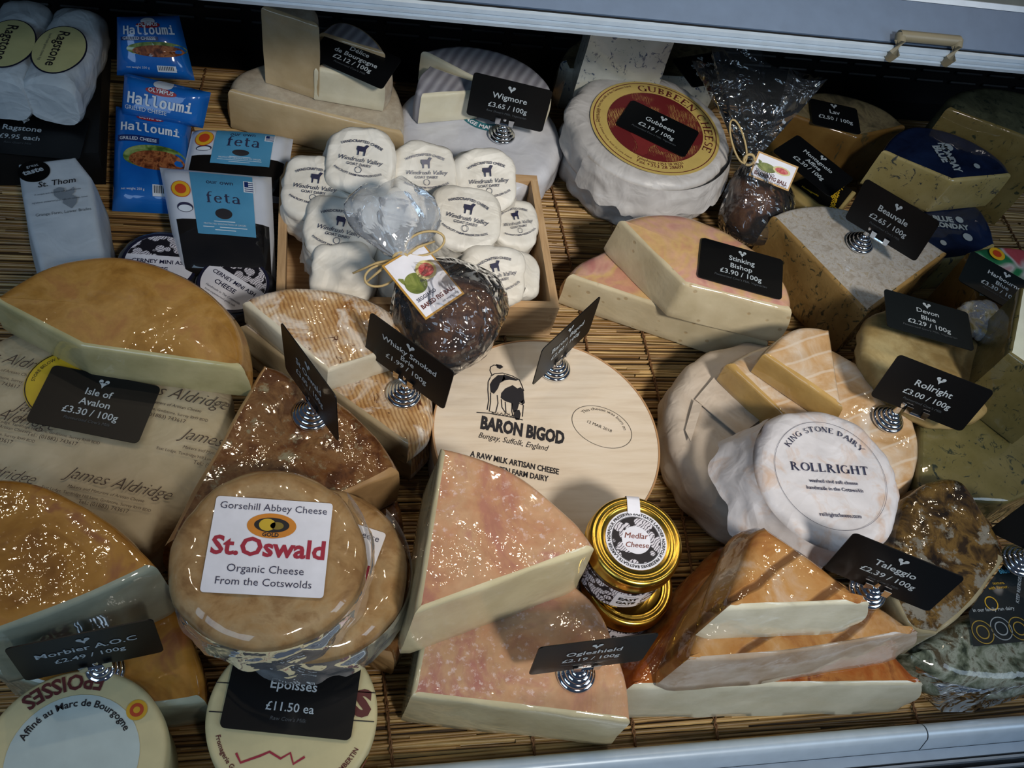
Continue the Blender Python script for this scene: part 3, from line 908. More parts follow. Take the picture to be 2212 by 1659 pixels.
kpoly('cow_print', [(745, 590), (790, 590), (800, 620), (760, 650), (745, 690), (715, 730), (690, 715), (685, 660), (705, 625)])
kpoly('cow_print', [(800, 690), (855, 665), (890, 690), (915, 680), (935, 705), (940, 770), (925, 800), (905, 795), (890, 850), (860, 870), (845, 800), (800, 785), (765, 760), (770, 725)])
kpoly('cow_print', [(790, 585), (850, 605), (900, 625), (880, 632), (830, 625), (795, 630), (770, 645)])
kpoly('cow_print', [(730, 508), (770, 515), (785, 530), (760, 545), (738, 535)])
kpoly('cow_print', [(915, 790), (940, 770), (946, 795), (930, 815)])
kpoly('cow_print', [(868, 855), (905, 850), (915, 880), (905, 925), (880, 925), (862, 895)])
kl = lambda L: [[tuple(kp(*p)) for p in l] for l in L]
strokes('cow_outline', kl([[(700, 590), (685, 555), (690, 530), (715, 515), (745, 520)], [(690, 600), (720, 580), (780, 575), (850, 595), (905, 625), (925, 670), (938, 710)], [(690, 605), (672, 640), (670, 700), (676, 780), (664, 850)],
                           [(690, 720), (690, 790), (680, 860), (715, 870)], [(740, 740), (745, 800), (728, 870)], [(770, 770), (775, 830), (800, 870)], [(800, 790), (805, 875), (820, 880)], [(850, 800), (848, 860), (860, 905)], [(900, 800), (935, 815), (928, 900)],
                           [(585, 868), (640, 872), (680, 875), (730, 885), (800, 895), (870, 910), (930, 925)], [(700, 880), (705, 865), (712, 883), (722, 868), (730, 888), (745, 870), (752, 890), (775, 872), (782, 893), (800, 876), (808, 897), (830, 880), (838, 902), (860, 888)]]), .0009, mk, INKB, lid)
sc = kp(1521, 975); e1 = kp(1740, 1065) - kp(1300, 885); e1n = e1.normalized(); e2n = Vector((-e1n.y, e1n.x))
ms = plane_map((sc.x, sc.y, kz), (e1n.x, e1n.y, 0), (e2n.x, e2n.y, 0))
ew = e1.length / 2 * 1.0; eh = ew * .72
disc_fan('stamp_outline', 0, 0, ew, ms, m_plain('stamp_grey', '#4c463f', .7), lid, ry=eh, n=60, r0=ew - .0005, ry0=eh - .0005)
put_text(lid, 'This cheese was born on', lambda x, y: ms(x, y * .8), m_plain('stamp_grey', '#4c463f', .7), width=ew * 1.75, arc=(ew * .72, 90, True))
put_text(lid, '12 MAR 2018', ms, m_plain('stamp_grey', '#4c463f', .7), width=ew * .82, at=(-.002, -.002))
stand_card('black price card on chrome stand reading Baron Bigod', P('X', 1197, 797, ZB + .001), 44, 3, ['Baron Bigod'], '£2.80 / 100g', None, lift=.020)

# ================================================================== wooden crate and paper-wrapped goat cheeses
mb = MB('crate_wood'); co = mb.co(0, (2, 26, 26), False)
c = mb.ramp(mb.noise(co, 9, 5, .6, .3), [(.25, '#9c7a54'), (.55, '#bf9c72'), (.8, '#cdb08a')])
mb.set(Base_Color=c, Roughness=.6, Normal=mb.bump(mb.noise(co, 30, 4), .12, .001)); CRATEW = mb.m
mb = MB('crate_wood_depth'); co = mb.co(0, (26, 2, 26), False)
c = mb.ramp(mb.noise(co, 9, 5, .6, .3), [(.25, '#9c7a54'), (.55, '#bf9c72'), (.8, '#cdb08a')])
mb.set(Base_Color=c, Roughness=.6); CRATEW2 = mb.m
cfr = Frame((-.102, .24, .002)); ct = thing('wooden_crate', 'shallow finger-jointed wooden crate filled with paper-wrapped goat cheeses', 'crate', cfr)
cw, cd, ch, th = .136, .0905, .048, .008
bev_box('bottom_board', -cw, cw, -cd, cd, 0, .004, CRATEW, ct, .0005)
for sgn, nm in ((-1, 'front_board'), (1, 'rear_board')):
    y0 = sgn * cd - (th if sgn > 0 else 0)
    parts = [box_vf(-cw + th, cw - th, y0, y0 + th, .004, ch)]
    for i in range(4):
        if i % 2 == 1:
            for sx in (-1, 1): parts.append(box_vf(*( (cw - th, cw) if sx > 0 else (-cw, -cw + th)), y0, y0 + th, .004 + i * .011, .004 + (i + 1) * .011))
    joined(nm, parts, CRATEW, ct, 30)
for sgn in (-1, 1):
    x0 = sgn * cw - (th if sgn > 0 else 0); parts = [box_vf(x0, x0 + th, -cd + th, cd - th, .004, ch)]
    for i in range(4):
        if i % 2 == 0:
            for sy in (-1, 1): parts.append(box_vf(x0, x0 + th, *((cd - th, cd) if sy > 0 else (-cd, -cd + th)), .004 + i * .011, .004 + (i + 1) * .011))
    joined('side_board', parts, CRATEW2, ct, 30)

PAPER = m_paper('white_waxed_paper', '#d0cabd', '#dedad0', .6, .5, 26, .1)


def goat_print(o, R, H, rot=0.0, tone=INKN, full=True):
    c_, s_ = math.cos(rot), math.sin(rot); m = plane_map((0, 0, H + .0011), (c_, s_, 0), (-s_, c_, 0)); k = R / .034
    put_text(o, 'HANDCRAFTED CHEESE', m, tone, width=.040 * k, arc=(.040 * k, 90, True), at=(0, -.0245 * k), bold=.02)
    flat_poly('goat_print', [(x * k * .00085, y * k * .00085 + .0055 * k) for x, y in [(-5, 7), (3, 7), (5, 10), (8, 9), (6, 6), (5, 4), (5, 2), (4.6, -4), (3.2, -4), (3, 1), (-2, 1), (-2.4, -4), (-3.8, -4), (-4, 1), (-5.4, 3)]], m, tone, o)
    put_text(o, 'Windrush Valley', m, tone, width=.043 * k, at=(0, -.0045 * k), shear=.35)
    put_text(o, 'GOAT DAIRY', m, tone, width=.024 * k, at=(0, -.0088 * k), bold=.01)
    disc_fan('seal_print', 0, -.0128 * k, .0033 * k, m, tone, o, n=18, r0=.0028 * k)
    put_text(o, 'PANCROFT FARM WINDRUSH GLOS', m, tone, width=.048 * k, arc=(.050 * k, 270, False), at=(0, .0305 * k), bold=.02)


GC = [  # crop E centre of the printed face, height of that face, radius, tilt of face (x, y), print turn, wrapping height, which one
    (345, 420, .088, .033, (-.10, -.45), -.12, .046, 'goat cheese in white paper at the back left corner of the crate, partly hidden'),
    (685, 215, .108, .034, (-.05, -.42), -.16, .046, 'goat cheese in white paper, highest at the back left of the crate'),
    (1175, 310, .096, .033, (.02, -.45), .05, .046, 'goat cheese in white paper in the middle of the back row, faint print'),
    (1635, 370, .092, .033, (.06, -.62), .12, .046, 'goat cheese in white paper with clear oval print in the back right of the crate'),
    (985, 640, .078, .031, (0, -.35), -.2, .044, 'goat cheese in white paper behind the clear gathered bag top'),
    (530, 740, .080, .034, (-.05, -.42), -.20, .046, 'goat cheese in white paper at the left of the middle row'),
    (1480, 650, .096, .034, (.05, -.46), -.17, .046, 'goat cheese in white paper in the middle row right of the fig bag tie'),
    (1850, 690, .060, .028, (.25, -.3), .3, .042, 'goat cheese in greenish white paper against the right crate board'),
    (560, 1075, .066, .031, (-.05, -.55), -.1, .044, 'goat cheese in white paper at the front left of the crate, print hidden'),
    (1700, 1080, .072, .031, (.10, -.50), .25, .044, 'goat cheese in white paper at the front right of the crate'),
    (1880, 1060, .058, .026, (.35, -.3), .3, .042, 'yellowish paper-wrapped goat cheese squeezed at the right front of the crate'),
    (1010, 1090, .052, .030, (0, -.4), 0, .042, 'goat cheese in white paper at the front middle of the crate under the fig bag'),
]
for i, (x, y, z, R, tl, rot, hh, lb) in enumerate(GC):
    N = Vector((tl[0], tl[1], 1)).normalized(); O = P('E', x, y, z) - N * hh
    if O.z < .008 + R * .5: O.z = max(O.z, .008 + R * math.hypot(*tl) * .75)
    t, fr, ob = wheel('paper_wrapped_goat_cheese', lb, 'cheese', O, R, hh, PAPER, N, .0065, .0014, 130, 'paper-wrapped goat cheeses in the crate', .0008, 3.0, 'paper_wrap', 0, .0060, seed=i * 3.7, spread=.002)
    if i not in (8, 10, 11): goat_print(ob, R, hh + .0012, rot, INKN if i != 2 else m_plain('faded_print', '#6d6c78', .6))
    if i not in (7, 10, 11): skirt('paper_fold', t, R * 1.03, hh, rot - 2.6, rot - .5, .010, PAPER, i * 2.1, .90, .002, .5)

# ================================================================== fig ball bags
BALL = m_rind('baked_fig_leaf', ['#2c1a10', '#4a2d1a', '#5d3d24', '#38221a'], 40, .5, .6, .4, 160, .5)
RAFFIA = m_plain('raffia', '#b39c6c', .7)
GOLDP = m_plain('ochre_print', '#b08436', .5)
FIGG = m_rind('fig_green_print', ['#4c5a22', '#6d7a32', '#89914a'], 60, .6, 0, 0)
FIGR = m_rind('fig_red_print', ['#a3262c', '#c8484c', '#d98078'], 220, .6, 0, 0)
FIGC = m_plain('fig_flesh_print', '#cfc58a', .6)


def gathered_bag(t, neck, axis_top, axis_bot, r_bot, L_bot, L_top, r_top, seed, bulb=False):
    """clear cellophane: gathered at the neck, flared above, full below"""
    axis_top = axis_top.normalized(); axis_bot = axis_bot.normalized(); V, F = [], []; n = 44; rows = []
    side = Vector((.7, .3, .6)).cross(axis_bot).normalized()
    for j in range(13):
        s = j / 12; rows.append((neck + axis_bot * L_bot * s, .004 + r_bot * math.sin(min(1, s * 1.35) * math.pi / 2) ** 1.1 * (1 - .55 * max(0, s - .82) / .18), axis_bot, 1.0, s))
    low = []
    for (c, r_, ax, fl, s) in rows:
        a = Vector((0, 0, 1)).cross(ax).normalized(); b = ax.cross(a)
        for k in range(n):
            th_ = 2 * math.pi * k / n; q = c + (a * math.cos(th_) + b * math.sin(th_) * .82) * r_
            w = (.0045 * nz(q, 26, seed, 3) + .0035 * abs(math.sin(th_ * 7 + seed)) * (1 - s)) * min(1, s * 3 + .15)
            q += (q - c).normalized() * w; low.append(q)
    V += low
    for j in range(12):
        for k in range(n): F.append((j * n + k, j * n + (k + 1) % n, (j + 1) * n + (k + 1) % n, (j + 1) * n + k))
    F.append(tuple(12 * n + k for k in range(n)))
    b1 = raw_obj('bag_body', V, F, CELLO, t, 60)
    V, F = [], []
    for j in range(9):
        s = j / 8; c = neck + axis_top * L_top * s; r_ = .003 + (r_top * s ** .8 if not bulb else r_top * math.sin(min(1, s * .62 + s * s * .25) * math.pi) ** .75); a = Vector((0, 0, 1)).cross(axis_top).normalized(); b = axis_top.cross(a)
        for k in range(n):
            th_ = 2 * math.pi * k / n; rr = r_ * (1 + (.10 if bulb else .32) * math.sin(th_ * 4 + seed) * s + (.07 if bulb else .15) * math.sin(th_ * 9 + 2 * seed))
            q = c + a * math.cos(th_) * rr * 1.2 + b * math.sin(th_) * rr * (.7 if bulb else .55) + axis_top * (.004 if bulb else .012) * s * math.sin(th_ * 3 + seed)
            q += Vector((0, 0, .004 * nz(q, 40, seed))); V.append(q)
    for j in range(8):
        for k in range(n): F.append((j * n + k, j * n + (k + 1) % n, (j + 1) * n + (k + 1) % n, (j + 1) * n + k))
    b2 = raw_obj('bag_top', V, F, CELLOM if bulb else CELLO, t, 60)
    return b1, b2


def loop(name, ctr, a, b, r, t, w=.0011, turns=1.0):
    pts = [ctr + a * math.cos(2 * math.pi * turns * i / 24) + b * math.sin(2 * math.pi * turns * i / 24) for i in range(25)]
    V, F = tube_vf(pts, w, 6); return raw_obj(name, V, F, RAFFIA, t, 0)


def fig_label(t, corners, th=.0006, lift=.001):
    A, B, C_, D = corners; u = ((B - A) + (C_ - D)) / 2; v = ((A - D) + (B - C_)) / 2; w, h = u.length, v.length; u = u.normalized(); v = (v - u * v.dot(u)).normalized(); nn = u.cross(v)
    o = (A + B + C_ + D) / 4 + nn * lift
    mp = lambda l: plane_map(o + nn * l, u, v)
    tag_ = plate('label_card', [(-w / 2, -h / 2), (w / 2, -h / 2), (w / 2, h / 2), (-w / 2, h / 2)], mp(0), nn, th, GOLDP, t)
    flat_poly('label_face', [(-w / 2 + .0018, -h / 2 + .0018), (w / 2 - .0018, -h / 2 + .0018), (w / 2 - .0018, h / 2 - .0018), (-w / 2 + .0018, h / 2 - .0018)], mp(.0002), WHITE, tag_)
    m = mp(.0004)
    disc_fan('fig_print', -w * .18, h * .02, w * .23, m, FIGG, tag_, ry=h * .165)
    flat_poly('fig_print', [(-w * .38, h * .06), (-w * .33, h * .17), (-w * .40, h * .21), (-w * .43, h * .2), (-w * .41, h * .12)], m, FIGG, tag_)
    disc_fan('fig_print', w * .17, h * .11, w * .215, mp(.0005), FIGC, tag_, ry=h * .15); disc_fan('fig_print', w * .17, h * .11, w * .16, mp(.0006), FIGR, tag_, ry=h * .105)
    put_text(tag_, 'SEGGIANO', m, INKN, width=w * .46, at=(-w * .40, -h * .235), align='L', bold=.02)
    put_text(tag_, 'BAKED FIG BALL', m, INKBR, width=w * .82, at=(0, -h * .355), bold=.035)
    put_text(tag_, 'net weight 200 g', m, INKN, width=w * .40, at=(w * .42, -h * .43), align='R')
    return tag_


bc = P('X', 985, 692, .083); bt2 = thing('fig_ball_bag', 'clear gathered bag with a baked fig ball, fig label facing up, leaning on the crate', 'bag of figs', Frame((bc.x, bc.y, .002)), 'baked fig ball bags')
loc2 = lambda w: Vector(w) - Vector((bc.x, bc.y, .002))
bcl = loc2(bc)
V, F = lathe_vf([(0, .041)] + [(.041 * math.sin(math.radians(a)), .041 * math.cos(math.radians(a))) for a in range(12, 180, 12)] + [(0, -.041)], 48, lambda v: bcl + v * (1 + .08 * nz(v, 40, 3, 3)))
mesh_obj('fig_ball', V, F, BALL, bt2, 70)
neck = P('E', 985, 965, .140); ntop = P('E', 915, 480, .150)
nk = loc2(neck); bend = loc2(P('E', 1520, 1640, .060))
gathered_bag(bt2, nk, loc2(ntop) - nk, bend - nk, .058, (bend - nk).length, .074, .030, 1.3, True)
fig_label(bt2, [loc2(P('E', 848, 1020, .146)), loc2(P('E', 1140, 838, .141)), loc2(P('E', 1462, 1230, .124)), loc2(P('E', 1165, 1425, .129))])
ux = Vector((.95, .3, .05)); uy = Vector((-.2, .6, .75)).normalized()
loop('raffia_tie', nk, Vector((.006, 0, 0)), Vector((0, .003, .005)), .006, bt2, .0016)
loop('raffia_tie', nk + ux * .024 + uy * .008, ux * .018, uy * .010, .01, bt2); loop('raffia_tie', nk - ux * .020 - uy * .010, ux * .014, uy * .009, .01, bt2)
for d in ((-.040, -.006, -.014), (-.030, -.018, -.012), (.03, .016, .006)):
    V, F = tube_vf([nk, nk + Vector(d) * .5 + Vector((0, 0, .004)), nk + Vector(d)], [.0016, .0013, .0009], 6); raw_obj('raffia_tie', V, F, RAFFIA, bt2, 0)

bc2 = P('X', 1625, 440, .040); t2 = thing('fig_ball_bag', 'clear gathered bag with a baked fig ball behind the round red-label cheese', 'bag of figs', Frame((bc2.x, bc2.y, .002)), 'baked fig ball bags')
loc3 = lambda w: Vector(w) - Vector((bc2.x, bc2.y, .002)); b2l = loc3(bc2)
V, F = lathe_vf([(0, .036)] + [(.036 * math.sin(math.radians(a)), .036 * math.cos(math.radians(a))) for a in range(12, 180, 12)] + [(0, -.036)], 40, lambda v: b2l + v * (1 + .08 * nz(v, 40, 8, 3)))
mesh_obj('fig_ball', V, F, BALL, t2, 70)
nk2 = loc3(P('X', 1618, 345, .105)); tp2 = loc3(P('X', 1635, 150, .150)); be2 = loc3(P('X', 1640, 500, .02))
gathered_bag(t2, nk2, tp2 - nk2, be2 - nk2, .046, (be2 - nk2).length, .105, .048, 4.1)
fig_label(t2, [loc3(P('X', 1655, 340, .108)), loc3(P('X', 1735, 372, .104)), loc3(P('X', 1692, 402, .090)), loc3(P('X', 1600, 365, .096))])
loop('raffia_tie', nk2, Vector((.006, 0, 0)), Vector((0, .003, .005)), .006, t2, .0016); loop('raffia_tie', nk2 + Vector((-.014, .014, .012)), Vector((-.010, .016, .014)), Vector((.004, .004, .006)), .01, t2)

# ================================================================== pink and yellow soft half wheels
RIND_SB = m_rind('pink_yellow_rind', ['#bc7c74', '#d0a08c', '#d2ac74', '#c89078'], 16, .36, .12, 1.0, 120, .5, detail=3)
PASTE_SB = m_paste('ivory_holed_paste', '#b8a988', '#c6b898', holes=True, fstr=.25)
cheese('soft_half_wheel', 'upper pink-rinded soft half wheel with a black card lying on it', 'cheese', 'F',
       [(545, 215, 'r'), (720, 160), (900, 142), (1100, 160), (1250, 205), (1450, 290), (1650, 415), (1800, 520), (1930, 660), (2010, 830), (2036, 1000, 'c'), (1100, 765, 'c')], .049, .098, RIND_SB, PASTE_SB, .009, .003, .0012, dome=.002, batter=.004, group='pink rind half wheels')
cheese('soft_half_wheel', 'lower pink-orange soft half wheel lying on the reed mat', 'cheese', 'F',
       [(105, 690, 'r'), (175, 590), (310, 510), (470, 440), (700, 400), (1000, 420), (1400, 560), (1700, 800), (1860, 1080), (1830, 1265, 'c')], .001, .049, RIND_SB, PASTE_SB, .010, .004, .0012, group='pink rind half wheels')


def card_px(label, q, z, lines, price, small, mat=None, w=.086, h=.054, N=(0, 0, 1), dy=0.0, gap=0.0):
    c = [P('X', *p, z) for p in q]; x = (c[1] - c[0]) + (c[2] - c[3]); O = (c[0] + c[1] + c[2] + c[3]) / 4
    return flat_card(label, O, math.degrees(math.atan2(x.y, x.x)), lines, price, small, N, mat, w, h, dy, gap)


card_px('black price card reading Stinking Bishop', [(1517, 517), (1697, 567), (1684, 646), (1502, 595)], .1012, ['Stinking', 'Bishop'], '£3.90 / 100g', "Pasteurised Cow's Milk, Vegetarian")

# ================================================================== large half wheel on the printed paper wheel
PAPER_JA = m_paper('printed_parchment', '#a89a7c', '#bdae90', .5, .6, 14, .05)
wc = P('X', 182, 915, .078)
t, fr, pw = wheel('parchment_wrapped_cheese', 'large wheel in cream parchment printed with cursive lettering', 'cheese', (wc.x, wc.y, .001), .114, .077, PAPER_JA, (0, 0, 1), .016, .0016, 130, None, .001, 2, 'parchment', 0, .003)
HJ = .0785
ip = lambda x, y: fr.hit('I', x, y, HJ)


def ja(x0, y0, x1, y1, s, **kw): text_between(pw, s, ip(x0, y0), ip(x1, y1), HJ + .001, INKBR, **kw)


INKJ = m_plain('sepia_print', '#4a3a30', .7)
INKBR, INKB_ = INKJ, INKBR
for (x, y, d) in ((370, 1420, 0), (75, 1030, 0), (1035, 1195, 0), (700, 900, 0), (-420, 1330, 0), (-260, 700, 0), (-300, 1020, 0)):
    ja(x, y, x + 600, y + 136, 'James Aldridge', shear=.5, sy=1.1, bold=-.012)
    ja(x + 20, y + 60, x + 460, y + 150, 'Makers and Maturers of Artisan Cheese', shear=.25)
    ja(x - 130, y + 65, x + 500, y + 205, 'East Lodge, Tandridge Hill Lane, Godstone, Surrey RH9 8DD')
    ja(x + 80, y + 150, x + 370, y + 212, 'Tel.: (01883) 743617')
INKBR = INKB_
yl = ip(400, 890); YEL = m_plain('yellow_label', '#c0a41e', .5)
my = plane_map((yl.x, yl.y, HJ + .0012), (1, 0, 0), (0, 1, 0))
ylb = disc_fan('yellow_label', 0, 0, .033, my, YEL, pw); my2 = plane_map((yl.x, yl.y, HJ + .0015), (1, 0, 0), (0, 1, 0))
disc_fan('label_ring', 0, 0, .0325, my2, INKB, ylb, r0=.0317); put_text(ylb, 'STORE BELOW 5C', my2, INKB, width=.03, arc=(.026, 140, True)); put_text(ylb, 'ISLE OF AVALON', my2, INKB, width=.03, arc=(.026, 40, True))

RIND_IA = m_rind('golden_washed_rind', ['#946a30', '#a87c3c', '#b68c4c', '#ac7c48'], 22, .36, .12, 1.0, 150, .55, detail=6)
PASTE_IA = m_paste('pale_green_straw_paste', '#a8a072', '#bfb68a', fstr=.3, streak=.1)
cheese('large_half_wheel', 'large film-wrapped golden half wheel resting on the printed paper wheel', 'cheese', 'I',
       [(-60, 385, 'r'), (20, 320), (110, 265), (250, 190), (400, 145), (620, 118), (800, 140), (1000, 205), (1200, 320), (1330, 450), (1400, 600), (1418, 795, 'c'), (470, 662, 'c')], .080, .124, RIND_IA, PASTE_IA, .010, .005, .001, dome=.002)
card_px('black price card reading Isle of Avalon', [(118, 802), (356, 848), (290, 948), (54, 898)], .083, ['Isle of', 'Avalon'], '£3.30 / 100g', "Pasteurised Cow's Milk")

# ================================================================== brown rind wedges
RIND_BR = m_rind('brown_rind', ['#4a2a14', '#6a4322', '#7d5a36', '#55351c'], 34, .38, .5, 1.0, 180, .6, speck=('#8d8468', 60, .57, .1))
PASTE_BR = m_paste('tan_paste', '#8c6e4a', '#a5855c', streak=.3)
cheese('brown_rind_wedge', 'dark brown rind wedge carrying a chrome card stand, upper of two', 'cheese', 'J',
       [(665, 588, 'r'), (780, 615), (900, 690), (1050, 760), (1200, 850), (1400, 1030), (1530, 1200), (1595, 1325, 'c'), (330, 1900, 'r'), (-20, 1840, 'c')], .045, .100, RIND_BR, PASTE_BR, .007, .002, .0018, batter=.004, group='brown rind wedges')
cheese('brown_rind_wedge', 'lower brown rind wedge mostly under the round labelled cheeses', 'cheese', 'L',
       [(800, 60, 'r'), (1100, 80), (1350, 120), (1700, 260), (1780, 600), (1815, 1000), (1780, 1300), (1700, 1480, 'c'), (900, 1150, 'c'), (560, 600, 'c')], .001, .045, RIND_BR, PASTE_BR, .008, .002, .0018, group='brown rind wedges')
stand_card('black price card on chrome stand, turned almost edge-on, reading St Oswald', P('X', 673, 897, .100), -62, 1, ['St Oswald'], '£3.05 / 100g', "Raw Cow's Milk", lift=.024, roll=9)

# ================================================================== smoked brie pieces
mb = MB('ridged_brie_rind'); co = mb.co(-.32, (1, 1, 1), False)
wv = mb.n('ShaderNodeTexWave', wave_type='BANDS', bands_direction='X', i_Vector=co, i_Scale=88.0, i_Distortion=3.2, i_Detail=3.0)
wv.inputs['Detail Scale'].default_value = 1.2
base = mb.ramp(mb.noise(mb.co(), 28, 5, .6, .5), [(.25, '#8a5a2c'), (.42, '#b08a5a'), (.56, '#c4a67c'), (.68, '#dcd0be')])
c = mb.mix(.55, base, mb.ramp(wv.outputs[1], [(.05, '#9a6a38'), (.4, '#f0dcc0'), (1, '#fffaf0')]), 'MULTIPLY')
sp = mb.ramp(mb.noise(mb.co(.3), 75, 5, .7, .8), [(.62, (0, 0, 0)), (.68, (1, 1, 1))])
wp = mb.ramp(mb.noise(mb.co(.9), 34, 4, .6, .5), [(.52, (0, 0, 0)), (.62, (1, 1, 1))])
c = mb.mix(mb.math('MULTIPLY', wp, .7), c, '#ded6ca'); c = mb.mix(sp, c, '#4c2410')
mb.set(Base_Color=c, Roughness=.4, Normal=mb.bump(wv.outputs[1], .5, .0012)); film(mb, 1, 140, .55); RIND_BRIE = mb.m
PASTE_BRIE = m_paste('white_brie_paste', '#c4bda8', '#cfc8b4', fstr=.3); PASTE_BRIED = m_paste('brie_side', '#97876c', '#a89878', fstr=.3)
cheese('smoked_brie_piece', 'ridged brown and white brie half wheel, topmost of its stack beside the crate', 'cheese', 'J',
       [(530, 165, 'r'), (600, 110), (750, 65), (900, 50), (1100, 62), (1300, 100), (1450, 160), (1600, 260), (1690, 370), (1700, 455, 'c'), (1110, 642, 'c')], .071, .104, RIND_BRIE, PASTE_BRIE, .008, .003, .0016, group='smoked brie pieces')
cheese('smoked_brie_piece', 'ridged white and brown brie wedge carrying a chrome card stand', 'cheese', 'J',
       [(495, 330, 'r'), (700, 200), (1000, 160), (1400, 300), (1650, 480), (1790, 700), (1832, 930, 'r'), (1780, 1060), (1668, 1165, 'c')], .036, .071, RIND_BRIE, PASTE_BRIED, .009, .004, .0016, group='smoked brie pieces')
cheese('smoked_brie_piece', 'bottom brown brie wedge on the reed mat beside the wooden lid', 'cheese', 'J',
       [(500, 420, 'r'), (800, 250), (1300, 400), (1650, 650), (1830, 900), (1845, 1060, 'r'), (1790, 1180), (1690, 1290, 'c')], .001, .036, RIND_BRIE, PASTE_BRIED, .009, .004, .0016, group='smoked brie pieces')
stand_card('black price card on chrome stand reading Whisky Smoked Brie', P('X', 871, 852, .072), -42, 3, ['Whisky Smoked', 'Brie'], '£1.99 / 100g', None, lift=.025)

# ================================================================== round labelled cheeses over the brown wedges
RIND_SO = m_rind('wrapped_tan_rind', ['#8d6a42', '#a68458', '#ac9068', '#94744e'], 24, .42, .15, 1.0, 55, .8, detail=5)
ZO = .148


def oswald(O, R, H, N, lb, lab, seed):
    t, fr, ob = wheel('round_wrapped_cheese', lb, 'cheese', O, R, H, RIND_SO, N, .014, .0020, 120, 'round cheeses with a square white label', .0008, 2, 'rind', 0, .003, seed=seed)
    w, h = .079, .069; x, y, rot = lab; c_, s_ = math.cos(rot), math.sin(rot); e = .0022
    mp = lambda l: plane_map((x, y, H + e + l), (c_, s_, 0), (-s_, c_, 0))
    lbl = plate('paper_label', rounded_rect(w, h, .0025), mp(0), (0, 0, 1), .0003, WHITE, t)
    m = mp(.0004); ink = m_plain('slate_print', '#3a3a52', .6)
    put_text(lbl, 'Gorsehill Abbey Cheese', m, ink, width=.072, at=(0, .0255))
    disc_fan('medal', 0, .0145, .0165, m, m_plain('medal_orange', '#c47a1e', .5), lbl, ry=.0092)
    m2 = mp(.0006); disc_fan('medal', 0, .0150, .0118, m2, INKB, lbl, ry=.0055)
    disc_fan('medal', -.003, .0150, .0055, mp(.0008), m_plain('medal_yellow', '#c0a024', .5), lbl, ry=.0045); disc_fan('medal', .0035, .0146, .0045, mp(.0008), m_plain('medal_olive', '#77641c', .5), lbl, ry=.0028)
    put_text(lbl, 'GOLD', m2, INKB, width=.011, at=(0, .0066), bold=.03)
    put_text(lbl, 'St.Oswald', m, INKR, width=.075, at=(0, -.0075), bold=.03)
    put_text(lbl, 'Organic Cheese', m, ink, width=.050, at=(0, -.0195)); put_text(lbl, 'From the Cotswolds', m, ink, width=.062, at=(0, -.0285))
    return t


c1 = P('L', 805, 700, ZO); oswald((c1.x, c1.y, ZO - .034), .0660, .034, (0, 0, 1), 'round film-wrapped tan cheese with a large square white label, on top', (-.0005, .003, -.10), 2.0)
c2 = P('L', 1105, 815, .112); oswald((c2.x, c2.y, .077), .0690, .036, (.03, .05, 1), 'second round film-wrapped cheese half hidden under the labelled one', (.004, .004, -.36), 7.0)
for o_, sd in ((bpy.data.objects['round_wrapped_cheese'], 1.0), (bpy.data.objects['round_wrapped_cheese.001'], 5.0)):
    skirt('film_wrap', o_, .0668 if sd == 1.0 else .0698, .0345, -2.6, .7, .003, CELLOF, sd, .96, .001, .3, 56, 14)

# ================================================================== morbier pieces
RIND_MO = m_rind('orange_brown_rind', ['#8c5a20', '#a8742e', '#b4803a', '#98603a'], 18, .34, .15, 1.0, 170, .6, detail=4)
PASTE_MO = m_paste('cool_cream_paste', '#8e917e', '#a3a590', fstr=.3)
cheese('orange_rind_wedge', 'upper orange-brown rind wedge at the left edge with grey-cream cut side', 'cheese', 'M',
       [(-160, 130, 'r'), (-60, 85), (60, 80), (200, 108), (400, 190), (560, 290), (700, 400), (800, 500), (852, 562, 'c'), (400, 765), (-120, 960, 'c')], .066, .150, RIND_MO, PASTE_MO, .006, .002, .0014, batter=.004, group='orange rind wedges')
cheese('orange_rind_wedge', 'lower orange-brown rind wedge under the chrome card stand at the left front', 'cheese', 'M',
       [(300, 820, 'r'), (600, 640), (880, 690), (980, 840), (1050, 1000), (1095, 1150), (1112, 1290, 'c'), (790, 1325), (520, 1290), (-50, 1130, 'c'), (-50, 960, 'c')], .001, .066, RIND_MO, PASTE_MO, .006, .002, .0014, group='orange rind wedges')
stand_card('black price card on chrome stand reading Morbier', P('X', 222, 1452, .066), 9.9, 5, ['Morbier A.O.C'], '£2.49 / 100g', None, lift=.024)

# ================================================================== round wooden boxes at the front left
CREAMW = m_plain('cream_box_wood', '#b9ad84', .55); LIDC = m_plain('cream_lid_paper', '#c9bd90', .5); LIDW = m_plain('pale_blue_white', '#b9c6c2', .5)


def round_box(label, O, R, H, rot):
    fr = Frame(O, (0, 0, 1), (math.cos(rot), math.sin(rot), 0)); t = thing('round_cheese_box', label, 'box', fr, 'round wooden cheese boxes at the front')
    mesh_obj('box_wall', *lathe_vf([(R - .003, H - .004), (R - .001, H - .004), (R - .001, .001), (R - .002, 0), (0, 0)], 80), CREAMW, t, 40)
    l = mesh_obj('lid', *lathe_vf([(0, H), (R * .5, H), (R - .004, H), (R - .0015, H - .0004), (R, H - .0025), (R + .0004, H - .016), (R - .001, H - .016)], 90), LIDC, t, 50)
    return t, fr, l


